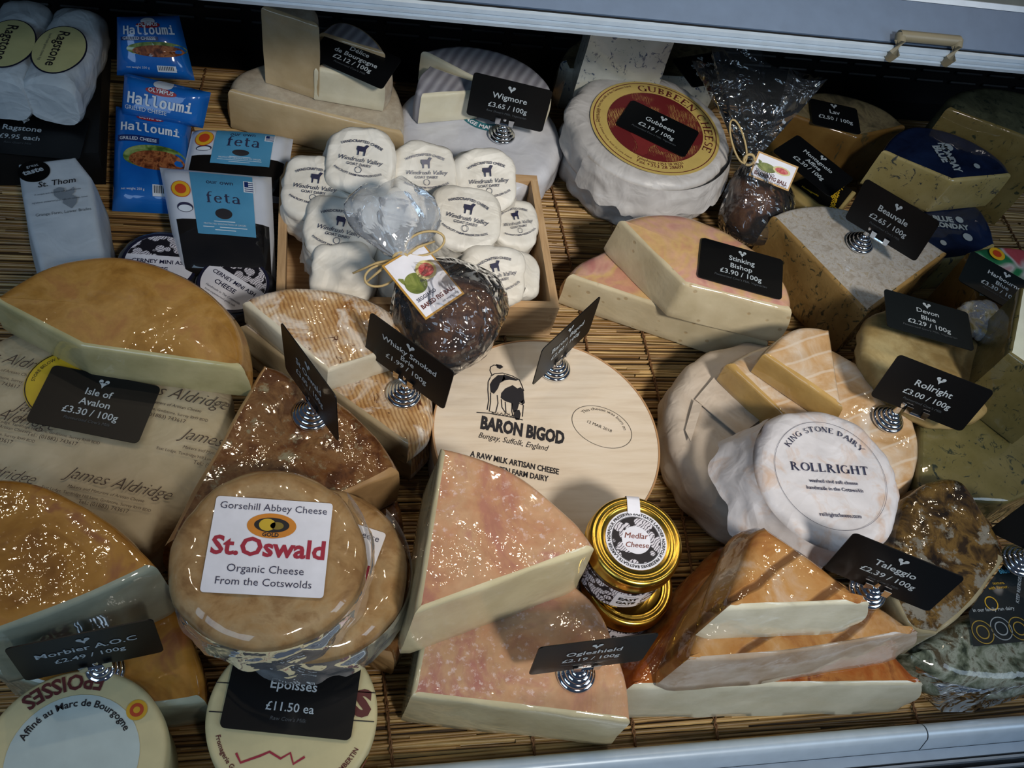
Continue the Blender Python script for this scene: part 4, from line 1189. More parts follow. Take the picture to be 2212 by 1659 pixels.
PDO1 = m_plain('seal_yellow', '#c89a1c', .5); PDO2 = m_plain('seal_red', '#b03a16', .5)
e1 = P('X', 157, 1640, .075); t, fr, l = round_box('round box with upside-down brown lettering, cut by the lower left corner', (e1.x, e1.y, .001), .058, .074, 0)
m = plane_map((0, 0, .0744), (1, 0, 0), (0, 1, 0))
disc_fan('lid_label', 0, 0, .041, m, LIDW, l); m = plane_map((0, 0, .0747), (1, 0, 0), (0, 1, 0))
put_text(l, 'EPOISSES', m, m_plain('plum_print', '#5a1f1c', .6), width=.056, arc=(.0545, 104, False), bold=.03)
put_text(l, 'Affiné au Marc de Bourgogne', m, INKB, width=.076, arc=(.0335, 92, True), bold=.02)
for k, (mm, r_) in enumerate(((PDO1, .0068), (PDO2, .0045), (PDO1, .0022))): disc_fan('seal', .0365, .0285, r_, plane_map((0, 0, .0746 + .0002 * k), (1, 0, 0), (0, 1, 0)), mm, l, n=24)
e2 = P('X', 633, 1542, .066); t, fr, l = round_box('round cream box with brown lettering lying under a black card and round cheeses', (e2.x, e2.y, .001), .0590, .065, -.13)
m = plane_map((0, 0, .0655), (1, 0, 0), (0, 1, 0))
put_text(l, 'Fromagerie Gaugry - BROCHON - 21220 GEVREY CHAMBERTIN', m, INKBR, width=.125, arc=(.0525, 268, False), bold=.02)
put_text(l, 'EPOISSES', m, INKBR, width=.096, at=(.006, .002), bold=.06)
strokes('lid_lines', [[(-.056, .018), (.056, .018)], [(-.057, -.002), (.057, -.002)]], .0007, m, INKB, l)
strokes('signature', [[(-.034, -.028), (-.030, -.034), (-.018, -.029), (-.012, -.026), (-.004, -.03), (.002, -.026), (.005, -.033), (.012, -.028)]], .0016, m, INKR, l)
for k, (mm, r_) in enumerate(((PDO1, .007), (PDO2, .0048))): disc_fan('seal', 0, 0, r_, plane_map(((.0598 + .0003 * k) * math.cos(-.5), (.0598 + .0003 * k) * math.sin(-.5), .052), (.48, .877, 0), (0, 0, 1)), mm, t, n=22)
card_px('black price card reading Epoisses', [(524, 1380), (793, 1405), (749, 1600), (467, 1566)], .068, ['Epoisses'], '£11.50 ea', "Raw Cow's Milk", w=.090, h=.064, dy=-.005, gap=.003)

# ================================================================== orange square-cut wedges at the front right
mb = MB('orange_grooved_rind'); co = mb.co(1.05, (1, 1, 1), False)
wv = mb.n('ShaderNodeTexWave', wave_type='BANDS', bands_direction='X', i_Vector=co, i_Scale=9.0, i_Distortion=2.6, i_Detail=3.0)
gr = mb.ramp(wv.outputs[1], [(.02, (1, 1, 1)), (.10, (0, 0, 0))])
base = mb.ramp(mb.noise(mb.co(), 26, 5, .6, .5), [(.32, '#7c4626'), (.46, '#a0703c'), (.58, '#ac8250'), (.7, '#b8a088')])
c = mb.mix(mb.math('MULTIPLY', gr, .8), base, '#4c2e1a')
mb.set(Base_Color=c, Roughness=.38, Normal=mb.bump(mb.math('SUBTRACT', mb.noise(mb.co(), 90, 4), gr), .45, .0015)); film(mb, 1, 150, .6); RIND_TA = mb.m
RIND_TA2 = m_rind('deep_orange_rind', ['#8a4418', '#a05a26', '#ac7038', '#7a3e20'], 24, .36, .3, 1.0, 150, .6)
PASTE_TA = m_paste('cool_white_paste', '#b2ae98', '#c2bfac', fstr=.3); PASTE_TA2 = m_paste('greyish_film_side', '#8f7a62', '#a59a8c', fstr=.4)
cheese('orange_square_wedge', 'top orange-rinded triangular wedge with pale cut face and dark grooves', 'cheese', 'Q',
       [(862, 120, 'r'), (1100, 285), (1420, 538, 'c'), (645, 572, 'r'), (700, 400), (790, 170)], .107, .157, RIND_TA, PASTE_TA, .010, .004, .0014, batter=.007, group='orange square-cut wedges')
cheese('orange_square_wedge', 'middle orange-rinded triangular wedge with grooved front edge', 'cheese', 'Q',
       [(760, 260, 'r'), (1200, 380), (1450, 540), (1676, 690, 'c'), (1000, 802), (430, 850, 'r'), (540, 600)], .057, .107, RIND_TA, PASTE_TA2, .009, .004, .0014, batter=.009, group='orange square-cut wedges')
cheese('orange_square_wedge', 'bottom deep orange triangular wedge with long white cut face above the front rail', 'cheese', 'Q',
       [(700, 235, 'r'), (1100, 400), (1450, 700), (1700, 965, 'c'), (900, 975), (140, 985, 'r'), (190, 860), (400, 560)], .001, .057, RIND_TA2, PASTE_TA, .009, .004, .0014, batter=.010, group='orange square-cut wedges')
stand_card('black price card on chrome stand reading Taleggio', Vector((.229, -.172, .1075)), -28.4, 7, ['Taleggio'], '£2.39 / 100g', "Raw Cow's Milk", lift=.012, roll=3)

# ================================================================== medlar jars
mb = MB('gold_lacquer'); mb.set(Base_Color='#d2ac4c', Metallic=1.0, Roughness=mb.ramp(mb.noise(mb.co(), 60, 2), [(.3, (.2, .2, .2)), (.7, (.27, .27, .27))])); GOLD = mb.m
mb = MB('dark_jelly_glass'); mb.set(Base_Color=mb.ramp(mb.noise(mb.co(), 50, 2), [(.3, '#1a0c05'), (.7, '#2c1609')]), Roughness=.08, Coat_Weight=1.0); JELLY = mb.m
mb = MB('black_white_fruit_print'); w1 = mb.n('ShaderNodeTexVoronoi', feature='F1', i_Vector=mb.co(.3), i_Scale=130.0)
w2 = mb.n('ShaderNodeTexWave', i_Vector=mb.co(.8), i_Scale=160.0, i_Distortion=9.0, i_Detail=2.0)
mb.set(Base_Color=mb.mix(mb.ramp(w1.outputs['Distance'], [(.52, (0, 0, 0)), (.58, (1, 1, 1))]), mb.ramp(w2.outputs[1], [(.12, '#3a3644'), (.3, '#cfcbd2')]), '#17141c'), Roughness=.5); FRUIT = mb.m


def jar(label, O, rot, full):
    fr = Frame(O, (0, 0, 1), (math.cos(rot), math.sin(rot), 0)); t = thing('preserve_jar', label, 'jar', fr, 'stacked preserve jars')
    R = .0355
    mesh_obj('glass_body', *lathe_vf([(0, .048), (R - .003, .048), (R - .0015, .044), (R, .040), (R, .006), (R - .002, .002), (R - .006, 0), (0, 0)], 64), JELLY, t, 50)
    mesh_obj('wrap_label', *lathe_vf([(R + .0004, .038), (R + .0005, .037), (R + .0005, .010), (R + .0004, .009)], 72), FRUIT, t, 50)
    L = .0375
    lid_ = mesh_obj('lid', *lathe_vf([(0, .0585), (.020, .0585), (.0265, .0586), (.0275, .0592), (.0285, .0598), (.0300, .0592), (.0312, .0590), (.0325, .0600), (.0345, .0602), (.0362, .0592), (.0372, .0572), (L, .055), (L, .0475), (L + .0006, .0466), (L, .0456), (L - .002, .0456)], 96), GOLD, t, 60)
    sw = lambda l: (lambda x, y: Vector(((R + .0006 + l) * math.sin(x / R), -(R + .0006 + l) * math.cos(x / R), y)))
    pl = patch('name_panel', -.011, .011, .0105, .0365, sw(.0003), WHITE, t, 8, 4)
    put_text(pl, 'EAST', sw(.0006), INKB, width=.015, at=(0, .025), bold=.04); put_text(pl, 'GATE', sw(.0006), INKB, width=.015, at=(0, .0175), bold=.04)
    put_text(pl, 'NORFOLK', sw(.0006), INKB, width=.009, at=(0, .0325)); put_text(pl, 'PRESERVES', sw(.0006), INKB, width=.009, at=(0, .0135))
    if full:
        mp = lambda l: plane_map((0, 0, .0589 + l), (1, 0, 0), (0, 1, 0))
        lb = disc_fan('lid_label', 0, 0, .0245, mp(0), WHITE, lid_, n=60)
        disc_fan('fruit_ring', 0, 0, .0192, mp(.0002), FRUIT, lb, r0=.0115, n=60); disc_fan('thin_ring', 0, 0, .0197, mp(.0003), INKB, lb, r0=.0194)
        put_text(lb, 'Medlar', mp(.0004), m_plain('rust_print', '#7c3c2e', .6), width=.0185, at=(0, .0012), shear=.25); put_text(lb, 'Cheese', mp(.0004), m_plain('rust_print', '#7c3c2e', .6), width=.0185, at=(0, -.0062), shear=.25)
        put_text(lb, 'EASTGATE LARDER NORFOLK PRESERVES •', mp(.0004), INKB, width=.066, arc=(.0207, 0, True), bold=.02); put_text(lb, 'EASTGATE LARDER NORFOLK PRESERVES •', mp(.0004), INKB, width=.066, arc=(.0207, 180, True), bold=.02)
        sq = [(0, .0215, .0592), (0, .0275, .0602), (0, .033, .0607), (0, .0366, .0600), (0, .0379, .057), (0, .0381, .046)]
        V = [Vector((sx * .0052, a, b)) for _, a, b in sq for sx in (-1, 1)]
        raw_obj('seal_tape', V, [(2 * i, 2 * i + 1, 2 * i + 3, 2 * i + 2) for i in range(5)], WHITE, t, 0)
    return t


zl = .0605
j1 = P('X', 1375, 1166, .060 + zl); jar('upper gold-lidded preserve jar with a round fruit-ringed label', (j1.x, j1.y, .0005 + zl), -.10, True)
j0 = P('S', 935, 1120, zl); jar('lower gold-lidded preserve jar, its lid hidden under the upper jar', (j0.x, j0.y, .0005), -.12, False)

# ================================================================== washed rind soft cheeses at the right
PAPER_RR = m_paper('pinkish_wrapping_paper', '#b3a595', '#c4b7a8', .5, .55, 16, .08)
rc = P('X', 1690, 938, .052); t, fr, pw = wheel('paper_wrapped_soft_cheese', 'wide soft cheese in pinkish folded paper on the mat beside the wooden lid', 'cheese', (rc.x, rc.y, .001), .112, .050, PAPER_RR, (0, 0, 1), .016, .002, 120, None, .003, 2, 'paper_wrap', 0, .005)
hp = lambda x, y: fr.hit('H', x, y, .051)
for q in ([(225, 515), (350, 370), (620, 640), (480, 745)], [(165, 700), (215, 520), (260, 560), (190, 780)]):
    V = [Vector((*hp(*p), .0525 + .0012 * i)) for i, p in enumerate(q)]; V += [v - Vector((0, 0, .001)) for v in V]
    mesh_obj('paper_fold', V, [(0, 1, 2, 3), (7, 6, 5, 4), (0, 4, 5, 1), (1, 5, 6, 2), (2, 6, 7, 3), (3, 7, 4, 0)], PAPER_RR, t, 30)
mb = MB('rippled_washed_rind'); co = mb.co(1.25, (1, 1, 1), False)
wv = mb.n('ShaderNodeTexWave', wave_type='BANDS', bands_direction='X', i_Vector=co, i_Scale=17.0, i_Distortion=2.0, i_Detail=2.0)
base = mb.ramp(mb.noise(mb.co(), 30, 5, .6, .6), [(.25, '#a9804c'), (.42, '#bd9a70'), (.56, '#c8b298'), (.7, '#d2c8bc')])
c = mb.mix(mb.math('MULTIPLY', mb.ramp(wv.outputs[1], [(.93, (0, 0, 0)), (.99, (1, 1, 1))]), .5), base, '#d6cbbb')
mb.set(Base_Color=c, Roughness=.42, Normal=mb.bump(wv.outputs[1], .35, .0012)); film(mb, .9, 110, .5); RIND_RR = mb.m
PASTE_RR = m_paste('yellow_soft_paste', '#a8854a', '#b8965a', fstr=.3)
cheese('cut_soft_cheese', 'rippled cream-orange soft cheese, cut open, under the wedge and the round labelled one', 'cheese', 'H',
       [(430, 290, 'r'), (600, 190), (800, 150), (1000, 175), (1150, 240), (1330, 350), (1500, 510), (1585, 700), (1592, 850), (1555, 985), (1480, 1070), (1300, 1100), (1000, 830, 'c')], .053, .086, RIND_RR, PASTE_RR, .009, .003, .0014)
cheese('soft_cheese_wedge', 'small soft wedge with rippled white-orange rind on top of the cut cheese', 'cheese', 'H',
       [(640, 232, 'r'), (745, 125), (860, 68), (960, 65), (1045, 85, 'r'), (1075, 280), (1128, 565, 'c')], .086, .118, RIND_RR, PASTE_RR, .006, .002, .0014)
PAPER_W = m_paper('thin_white_cheese_paper', '#b9b7ba', '#cdcbce', .4, .5, 20, .08, 0, '#b99a80')
r1 = P('H', 1045, 968, .122); NR = Vector((0, -.04, 1))
t, fr, ob = wheel('labelled_soft_cheese', 'small round paper-wrapped cheese with dark serif lettering in a thin printed ring', 'cheese', r1 - NR.normalized() * .044, .0665, .044, PAPER_W, NR, .012, .0006, 120, None, .0026, 2, 'paper_wrap', 0, .005, seed=11)
a = math.radians(-5)
m = plane_map((0, 0, .0451), (math.cos(a), math.sin(a), 0), (-math.sin(a), math.cos(a), 0))
disc_fan('ring_print', 0, 0, .0500, m, INKN, ob, r0=.0497, n=72)
put_text(ob, 'ROLLRIGHT', m, INKN, width=.0705, at=(0, .002), kind='serif', bold=.02); put_text(ob, 'KING STONE DAIRY', m, INKN, width=.078, arc=(.0405, 90, True), kind='serif', bold=.02)
put_text(ob, 'washed rind soft cheese', m, INKN, width=.044, at=(.001, -.008), bold=.015); put_text(ob, 'handmade in the Cotswolds', m, INKN, width=.051, at=(.001, -.0145), bold=.015); put_text(ob, 'rollrightcheese.com', m, INKN, width=.037, at=(.001, -.038), bold=.015)
skirt('paper_fold', t, .0672, .044, 2.2, 4.5, .024, PAPER_W, 4.0, .98, .004, .3, 48, 12)
stand_card('black price card on chrome stand reading Rollright', P('X', 1916, 907, .087), -29, 10, ['Rollright'], '£3.00 / 100g', "Pasteurised Cow's Milk", lift=.026, roll=3, slide=.012)

# ================================================================== blue cheeses at the right
BLUE_P = m_paste('olive_blue_paste', '#5c5530', '#6c6440', vein='#262e26', vs=(75, .57, .05))
BLUE_Y = m_paste('yellow_blue_paste', '#7c6636', '#8e7a4a', vein='#3c3e2c', vs=(70, .58, .05))
BLUE_W = m_paste('white_top', '#c8ccb8', '#d4d6c6', vein='#8a90a0', vs=(30, .72, .1))
cheese('large_blue_block', 'large olive-toned blue-veined block at the right edge, under the card stand', 'cheese', 'H',
       [(1590, 600, 'c'), (1880, 440, 'c'), (2260, 720, 'c'), (2420, 1010, 'c'), (2120, 1130, 'c'), (1570, 1110, 'c')], .001, .080, BLUE_P, BLUE_P, .004, 0, .0012)
cheese('white_topped_blue_block', 'blue-veined block with white top and yellow edges at the right edge', 'cheese', 'U',
       [(1035, 835, 'c'), (1125, 345, 'c'), (1500, 330, 'c'), (1600, 800, 'c'), (1500, 1180, 'c')], .081, .165, BLUE_W, BLUE_P, .003, 0, .0012)
RIND_BV = m_rind('white_grey_rind', ['#a0978a', '#b0a99e', '#b8b4ae', '#a89c86'], 120, .5, .15, .8, 150, .4, speck=('#7c5a38', 60, .68, .05))
PASTE_BV = m_paste('golden_blue_paste', '#846638', '#9a7c4a', vein='#46422e', vs=(70, .56, .04))
cheese('blue_quarter_wheel', 'blue-veined quarter wheel with whitish top carrying a chrome card stand', 'cheese', 'G',
       [(245, 165, 'r'), (380, 110), (560, 85), (720, 90), (950, 145), (1200, 220), (1420, 330), (1612, 456, 'c'), (985, 925, 'c')], .001, .080, RIND_BV, PASTE_BV, .004, .002, .001)
stand_card('black price card on chrome stand reading Beauvale', P('X', 1855, 527, .081), -50, 2, ['Beauvale'], '£2.65 / 100g', "Pasteurised Cow's Milk", lift=.022, roll=6, slide=.012)

TAN = m_rind('smooth_tan_foil', ['#8a744a', '#9c8658', '#b4a274'], 20, .55, .15, .25, 90, .4)
dc = P('X', 2010, 778, .100); wheel('foil_wrapped_blue', 'tan foil-wrapped round blue cheese under two black cards', 'cheese', (dc.x, dc.y, .082), .070, .019, TAN, (0, 0, 1), .008, .002, 90, None, .002, 2, 'foil', 0, .003)
wheel('foil_wrapped_blue', 'lower tan foil-wrapped blue cheese wedged against the quarter wheel', 'cheese', (dc.x + .02, dc.y + .028, .001), .050, .080, TAN, (0, 0, 1), .008, .002, 90, None, .002, 2, 'foil', 0, .003)
flat_card('slate-coloured price card reading Devon Blue', Vector((.377, .089, .124)), -20, ['Devon', 'Blue'], '£2.29 / 100g', "Pasteurised Cow's Milk, Vegetarian", (.01, .11, .99), CARDG)
FOILG = m_rind('green_red_foil', ['#1f5a3c', '#2f7a50', '#b8b4b4', '#a84a52'], 26, .35, .1, .6, 80, .5, detail=1)
HB_P = m_paste('brown_blue_paste', '#5e421c', '#73572c', vein='#3a3020', vs=(40, .57, .05))
t, fr, H_, ob_ = cheese('foil_topped_blue_wedge', 'blue wedge with green and red foil label at the right edge', 'cheese', 'U',
       [(735, 85, 'r'), (830, 55), (980, 40), (1147, 60), (1330, 140, 'c'), (1300, 520, 'c'), (800, 420, 'c')], .001, .098, FOILG, HB_P, .004, .002, .001)
u_ = fr.hit('U', 940, 105, H_); m = plane_map((u_.x, u_.y, H_ + .0016), (1, 0, 0), (0, 1, 0))
disc_fan('seal', 0, 0, .009, m, PDO1, ob_[0], n=24); disc_fan('seal', 0, 0, .005, plane_map((u_.x, u_.y, H_ + .0019), (1, 0, 0), (0, 1, 0)), PDO2, ob_[0], n=20)
card_px('slate-coloured price card reading Harbourne Blue', [(2103, 549), (2250, 630), (2225, 695), (2077, 607)], .104, ['Harbourne', 'Blue'], '£3.30 / 100g', "Pasteurised Goat's Milk", CARDG)
FOILW = m_rind('crumpled_white_foil', ['#a89858', '#c8c4b0', '#9aa2b4', '#c0b070'], 60, .3, .6, .8, 80, .8)
fc = P('X', 2122, 690, .110); wheel('foil_wrapped_portion', 'small crumpled white and gold foil portion between two dark cards', 'cheese', (fc.x, fc.y, .1015), .022, .014, FOILW, (0, 0, 1), .006, .003, 60, None, .004, 3, 'foil', 0, .006)

# top right
RIND_MG = m_rind('grey_brown_mould', ['#4a4434', '#645a44', '#74694e', '#544c38'], 40, .55, .3, .5, 120, .4)
PASTE_MG = m_paste('amber_paste', '#5e4420', '#70562c', vein='#3e3a28', vs=(36, .60, .05))
cheese('amber_blue_wedge', 'amber-sided wedge with grey mould rind in shadow behind the bag', 'cheese', 'R',
       [(300, 600, 'r'), (400, 500), (520, 458), (620, 455), (760, 480), (900, 520), (1050, 590), (1190, 705, 'c'), (830, 785, 'c')], .001, .090, RIND_MG, PASTE_MG, .006, .002, .001)
card_px('black price card on the amber-sided wedge, text in shadow', [(1776, 220), (1838, 232), (1843, 290), (1754, 268)], .092, ['Lav'], '£2.50 / 100g', None, w=.060, h=.046)
BLK = m_plain('glossy_black_label', '#0c0b0a', .3)
t, fr, H_, ob_ = cheese('black_label_wedge', 'pale wedge with a black and yellow label beside the fig bag', 'cheese', 'R',
       [(300, 1130, 'c'), (560, 1000, 'c'), (830, 1180, 'c'), (690, 1340, 'c'), (480, 1290, 'c')], .001, .062, m_paste('pale_tan_wedge', '#8c7848', '#9c8856'), m_paste('pale_tan_wedge_side', '#8c7848', '#9c8856'), .003)
g_ = [fr.hit('R', *p, H_) for p in ((370, 1120), (560, 1040), (800, 1170), (690, 1310), (560, 1270))]
lb = flat_poly('black_label', [tuple(p) for p in g_], plane_map((0, 0, H_ + .0016), (1, 0, 0), (0, 1, 0)), BLK, ob_[0])
YPR = m_plain('yellow_print', '#c09a1c', .5)
text_between(lb, 'Montagnolo', fr.hit('R', 690, 1120, H_), fr.hit('R', 630, 1300, H_), H_ + .002, YPR, 1.2, bold=.02, shear=.3); text_between(lb, 'Montagnolo', fr.hit('R', 430, 1150, H_), fr.hit('R', 550, 1220, H_), H_ + .002, YPR, bold=.01)
card_px('black price card reading Montagnolo Affine', [(1730, 300), (1829, 375), (1778, 418), (1687, 341)], .094, ['Montagnolo', 'Affine'], '£2.30 / 100g', None, w=.083, h=.05)

NAVY = m_rind('navy_foil_label', ['#10182e', '#16223e', '#1c2a4a'], 20, .3, .05, 1.0, 60, .5, streak=.5)
BM_P = m_paste('buff_blue_paste', '#968550', '#a89866', vein='#3c4040', vs=(75, .58, .04))
BMT = m_plain('pale_print', '#9aa3a6', .5)
t, fr, H_, ob_ = cheese('navy_label_blue_half', 'blue half cheese with navy foil label, upper of two at the right', 'cheese', 'R',
       [(1015, 880, 'r'), (1080, 790), (1180, 722), (1290, 703), (1490, 740), (1700, 830), (1870, 950), (1945, 1056, 'c'), (1520, 1096, 'c')], .055, .108, NAVY, BM_P, .004, .001, .0008, group='navy label blue cheeses')
rp = lambda x, y: fr.hit('R', x, y, H_)
text_between(ob_[0], 'BLUE', rp(1370, 850), rp(1450, 970), H_ + .001, BMT, 1.3, bold=.05); text_between(ob_[0], 'MONDAY', rp(1410, 830), rp(1540, 1040), H_ + .001, BMT, 1.3, bold=.05)
for x, y, r_ in ((1485, 860, .006), (1690, 995, .004)): disc_fan('milk_drop', *rp(x, y), r_, plane_map((0, 0, H_ + .001), (1, 0, 0), (0, 1, 0)), BMT, ob_[0], n=18)
t, fr, H_, ob_ = cheese('navy_label_blue_half', 'lower navy-labelled blue cheese beneath, lettering upright', 'cheese', 'R',
       [(1250, 1420, 'r'), (1330, 1300), (1500, 1230), (1690, 1280), (1790, 1420), (1830, 1560, 'c'), (1640, 1640), (1400, 1680, 'c')], .001, .055, NAVY, BM_P, .004, .001, .0008, group='navy label blue cheeses')
rp = lambda x, y: fr.hit('R', x, y, H_)
text_between(ob_[0], 'BLUE', rp(1385, 1385), rp(1525, 1398), H_ + .001, BMT, 1.0, bold=.05); text_between(ob_[0], 'MONDAY', rp(1378, 1425), rp(1640, 1455), H_ + .001, BMT, 1.0, bold=.05)
for x, y, r_ in ((1565, 1380, .005), (1625, 1505, .006), (1450, 1545, .004)): disc_fan('milk_drop', *rp(x, y), r_, plane_map((0, 0, H_ + .001), (1, 0, 0), (0, 1, 0)), BMT, ob_[0], n=18)
cheese('tall_blue_wedge', 'tall blue-veined wedge in shadow at the upper right edge', 'cheese', 'R',
       [(1480, 575, 'r'), (1500, 485), (1600, 430), (1780, 408), (2031, 450), (2350, 560, 'c'), (2300, 880, 'c')], .001, .13, m_rind('grey_green_mould', ['#4a4a38', '#5c5c46', '#6a6a50'], 40, .55, .3, .4, 120, .4, speck=('#2c342c', 90, .56, .08)), BLUE_Y, .010, .002, .001)

# ================================================================== stilton-like blue and half wheel in paper at the back
STI_P = m_paste('white_blue_paste', '#b4b4a8', '#c8c8be', vein='#3a4a66', vs=(70, .57, .05), fstr=.7)
cheese('white_blue_block', 'bright white blue-veined block under the canopy edge', 'cheese', 'C',
       [(370, 110, 'c'), (1055, 180, 'c'), (1075, -70, 'c'), (370, -120, 'c')], .0605, .150, STI_P, STI_P, .003, 0, .0015)
cheese('brown_crusted_wheel', 'dark brown crusted wheel in shadow behind the round red-label cheese', 'cheese', 'C',
       [(130, 340, 'r'), (200, 210), (420, 90), (800, 30), (1200, 80), (1470, 240), (1520, 430), (1400, 500, 'c'), (180, 420, 'c')], .001, .060, RIND_MG, STI_P, .008, .003, .0014)
card_px('black price card reading Stichelton in shadow', [(1452, 131), (1575, 114), (1601, 167), (1485, 190)], .100, ['Stichelton'], '£2.75 / 100g', None, w=.075, h=.05)
# ridged white cheeses
mb = MB('blue_grey_ridged_rind'); co = mb.co(.5, (1, 1, 1), False)
wv = mb.n('ShaderNodeTexWave', wave_type='BANDS', bands_direction='X', i_Vector=co, i_Scale=30.0, i_Distortion=1.2, i_Detail=2.0)
c = mb.ramp(mb.math('ADD', mb.math('MULTIPLY', wv.outputs[1], .6), mb.math('MULTIPLY', mb.noise(mb.co(), 60, 4), .4)), [(.2, '#7a7880'), (.5, '#8b8a92'), (.8, '#9a9aa0')])
mb.set(Base_Color=c, Roughness=.6, Normal=mb.bump(wv.outputs[1], .5, .0015)); RIND_WG = mb.m
WHITE_P = m_paste('cream_white_paste', '#c3bda4', '#cfcab4', fstr=.3)
WIGW = m_paper('white_film_wrap', '#b9bac0', '#c8c9ce', .3, .4, 16, .1, .5)
wg = P('B', 1660, 770, .047); t, fr, ob = wheel('white_wrapped_cheese', 'white film-wrapped wheel with teal lettering carrying a chrome card stand', 'cheese', (wg.x, wg.y, .001), .0945, .046, WIGW, (0, 0, 1), .014, .0018, 110, None, .002, 2, 'film_wrap', 0, .003)
wl = fr.hit('B', 1700, 650, .046); TEAL = m_plain('teal_print', '#2c6e78', .5)
m = plane_map((wl.x, wl.y, .0475), (1, 0, 0), (0, 1, 0)); lb = disc_fan('teal_ring', 0, 0, .038, m, TEAL, ob, r0=.027)
put_text(lb, 'VILLAGE MAID  WIGMORE', plane_map((wl.x, wl.y, .0478), (1, 0, 0), (0, 1, 0)), WHITE, width=.10, arc=(.036, 270, False), bold=.03)
disc_fan('sheep_print', .004, -.018, .006, plane_map((wl.x, wl.y, .0478), (1, 0, 0), (0, 1, 0)), INKB, lb, ry=.005)
cheese('ridged_half_wheel', 'half wheel with blue-grey ridged rind behind the card reading Wigmore', 'cheese', 'B',
       [(1300, 305, 'r'), (1420, 275), (1560, 265), (1700, 285), (1830, 325), (1960, 395), (2060, 500), (2080, 580, 'c'), (1660, 490, 'c')], .048, .090, RIND_WG, WHITE_P, .006, .002, .001)
cheese('ridged_wedge', 'wedge with blue-grey rind and creamy cut face in front of the half wheel', 'cheese', 'B',
       [(1268, 540, 'r'), (1290, 450), (1352, 385, 'c'), (1680, 500, 'c'), (1660, 545, 'c'), (1300, 572, 'r')], .048, .088, RIND_WG, WHITE_P, .004, .001, .001)
stand_card('black price card on chrome stand reading Wigmore', P('X', 1083, 293, .048), -14, 4, ['Wigmore'], '£3.65 / 100g', "Raw Sheep's Milk, Vegetarian", lift=.020)

# round red-label cheeses
PAPER_GU = m_paper('translucent_white_paper', '#a8a4a0', '#bcb8b4', .6, .45, 15, .12)
g0 = P('C', 800, 1030, .045); wheel('paper_wrapped_cheese', 'lower round cheese in crinkled white paper under the red-label one', 'cheese', (g0.x, g0.y, .001), .099, .044, PAPER_GU, (0, 0, 1), .014, .0015, 150, None, .004, 2, 'paper_wrap', 0, .009)
g1 = P('C', 850, 872, .090); t, fr, ob = wheel('red_label_cheese', 'round white paper-wrapped cheese with a big yellow and red printed label', 'cheese', (g1.x, g1.y, .046), .094, .044, PAPER_GU, (0, 0, 1), .012, .0012, 150, None, .002, 2, 'paper_wrap', 0, .008)
skirt('paper_fold', t, .0955, .044, -2.6, -.2, .010, PAPER_GU, 3.3, .95, .002, .4, 60, 12)
lc = fr.hit('C', 885, 890, .044); ay = math.radians(-8)
mp = lambda l: plane_map((lc.x, lc.y, .0455 + l), (math.cos(ay), math.sin(ay), 0), (-math.sin(ay), math.cos(ay), 0))
YL = m_plain('cream_yellow_label', '#b9a05a', .5); DR = m_plain('dark_red_print', '#5a1a1c', .6)
mb = MB('red_engraving'); w2 = mb.n('ShaderNodeTexWave', wave_type='BANDS', i_Vector=mb.co(.3, (1, 1, 1), False), i_Scale=190.0, i_Distortion=5.0, i_Detail=3.0)
mb.set(Base_Color=mb.mix(mb.ramp(mb.math('ADD', mb.math('MULTIPLY', w2.outputs[1], .45), mb.math('MULTIPLY', mb.noise(mb.co(), 34, 3), .95)), [(.92, (0, 0, 0)), (1.0, (1, 1, 1))]), '#5f1a1c', '#b39654'), Roughness=.5); ENG = mb.m
lb = disc_fan('round_label', 0, 0, .0745, mp(0), YL, ob, n=80); disc_fan('label_ring', 0, 0, .0712, mp(.0003), DR, lb, r0=.0702, n=80)
disc_fan('label_picture', 0, 0, .0545, mp(.0003), ENG, lb, n=70); disc_fan('label_ring', 0, 0, .0552, mp(.0004), DR, lb, r0=.0545, n=80)
put_text(lb, 'GUBBEEN CHEESE', mp(.0004), DR, width=.132, arc=(.0575, 40, True), kind='serif', bold=.03)
for s_, r_, a_, w_ in (('Cheese made from the milk of the Gubbeen herd', .0655, 150, .085), ('Gubbeen Cheese Ltd, Gubbeen House, Schull, Co. Cork, Ireland', .0655, 205, .085), ('Telephone +353 28 28231', .0600, 272, .055), ('Fax +353 28 28609', .0655, 272, .055)):
    put_text(lb, s_, mp(.0004), DR, width=w_, arc=(r_, a_, a_ < 190))
flat_poly('cow_print', [(x * .001, y * .001) for x, y in [(-30, -18), (-18, -10), (-8, -14), (4, -16), (10, -22), (14, -34), (8, -40), (2, -38), (-2, -30), (-10, -36), (-12, -46), (-18, -50), (-26, -47), (-22, -40), (-24, -30)]], mp(.0006), m_plain('engraving_red', '#6e1f1e', .6), lb)
card_px('black price card reading Gubbeen', [(1360, 215), (1512, 285), (1480, 345), (1332, 270)], .093, ['Gubbeen'], '£2.19 / 100g', "Pasteurised Cow's Milk, Vegetarian", w=.084, h=.050)

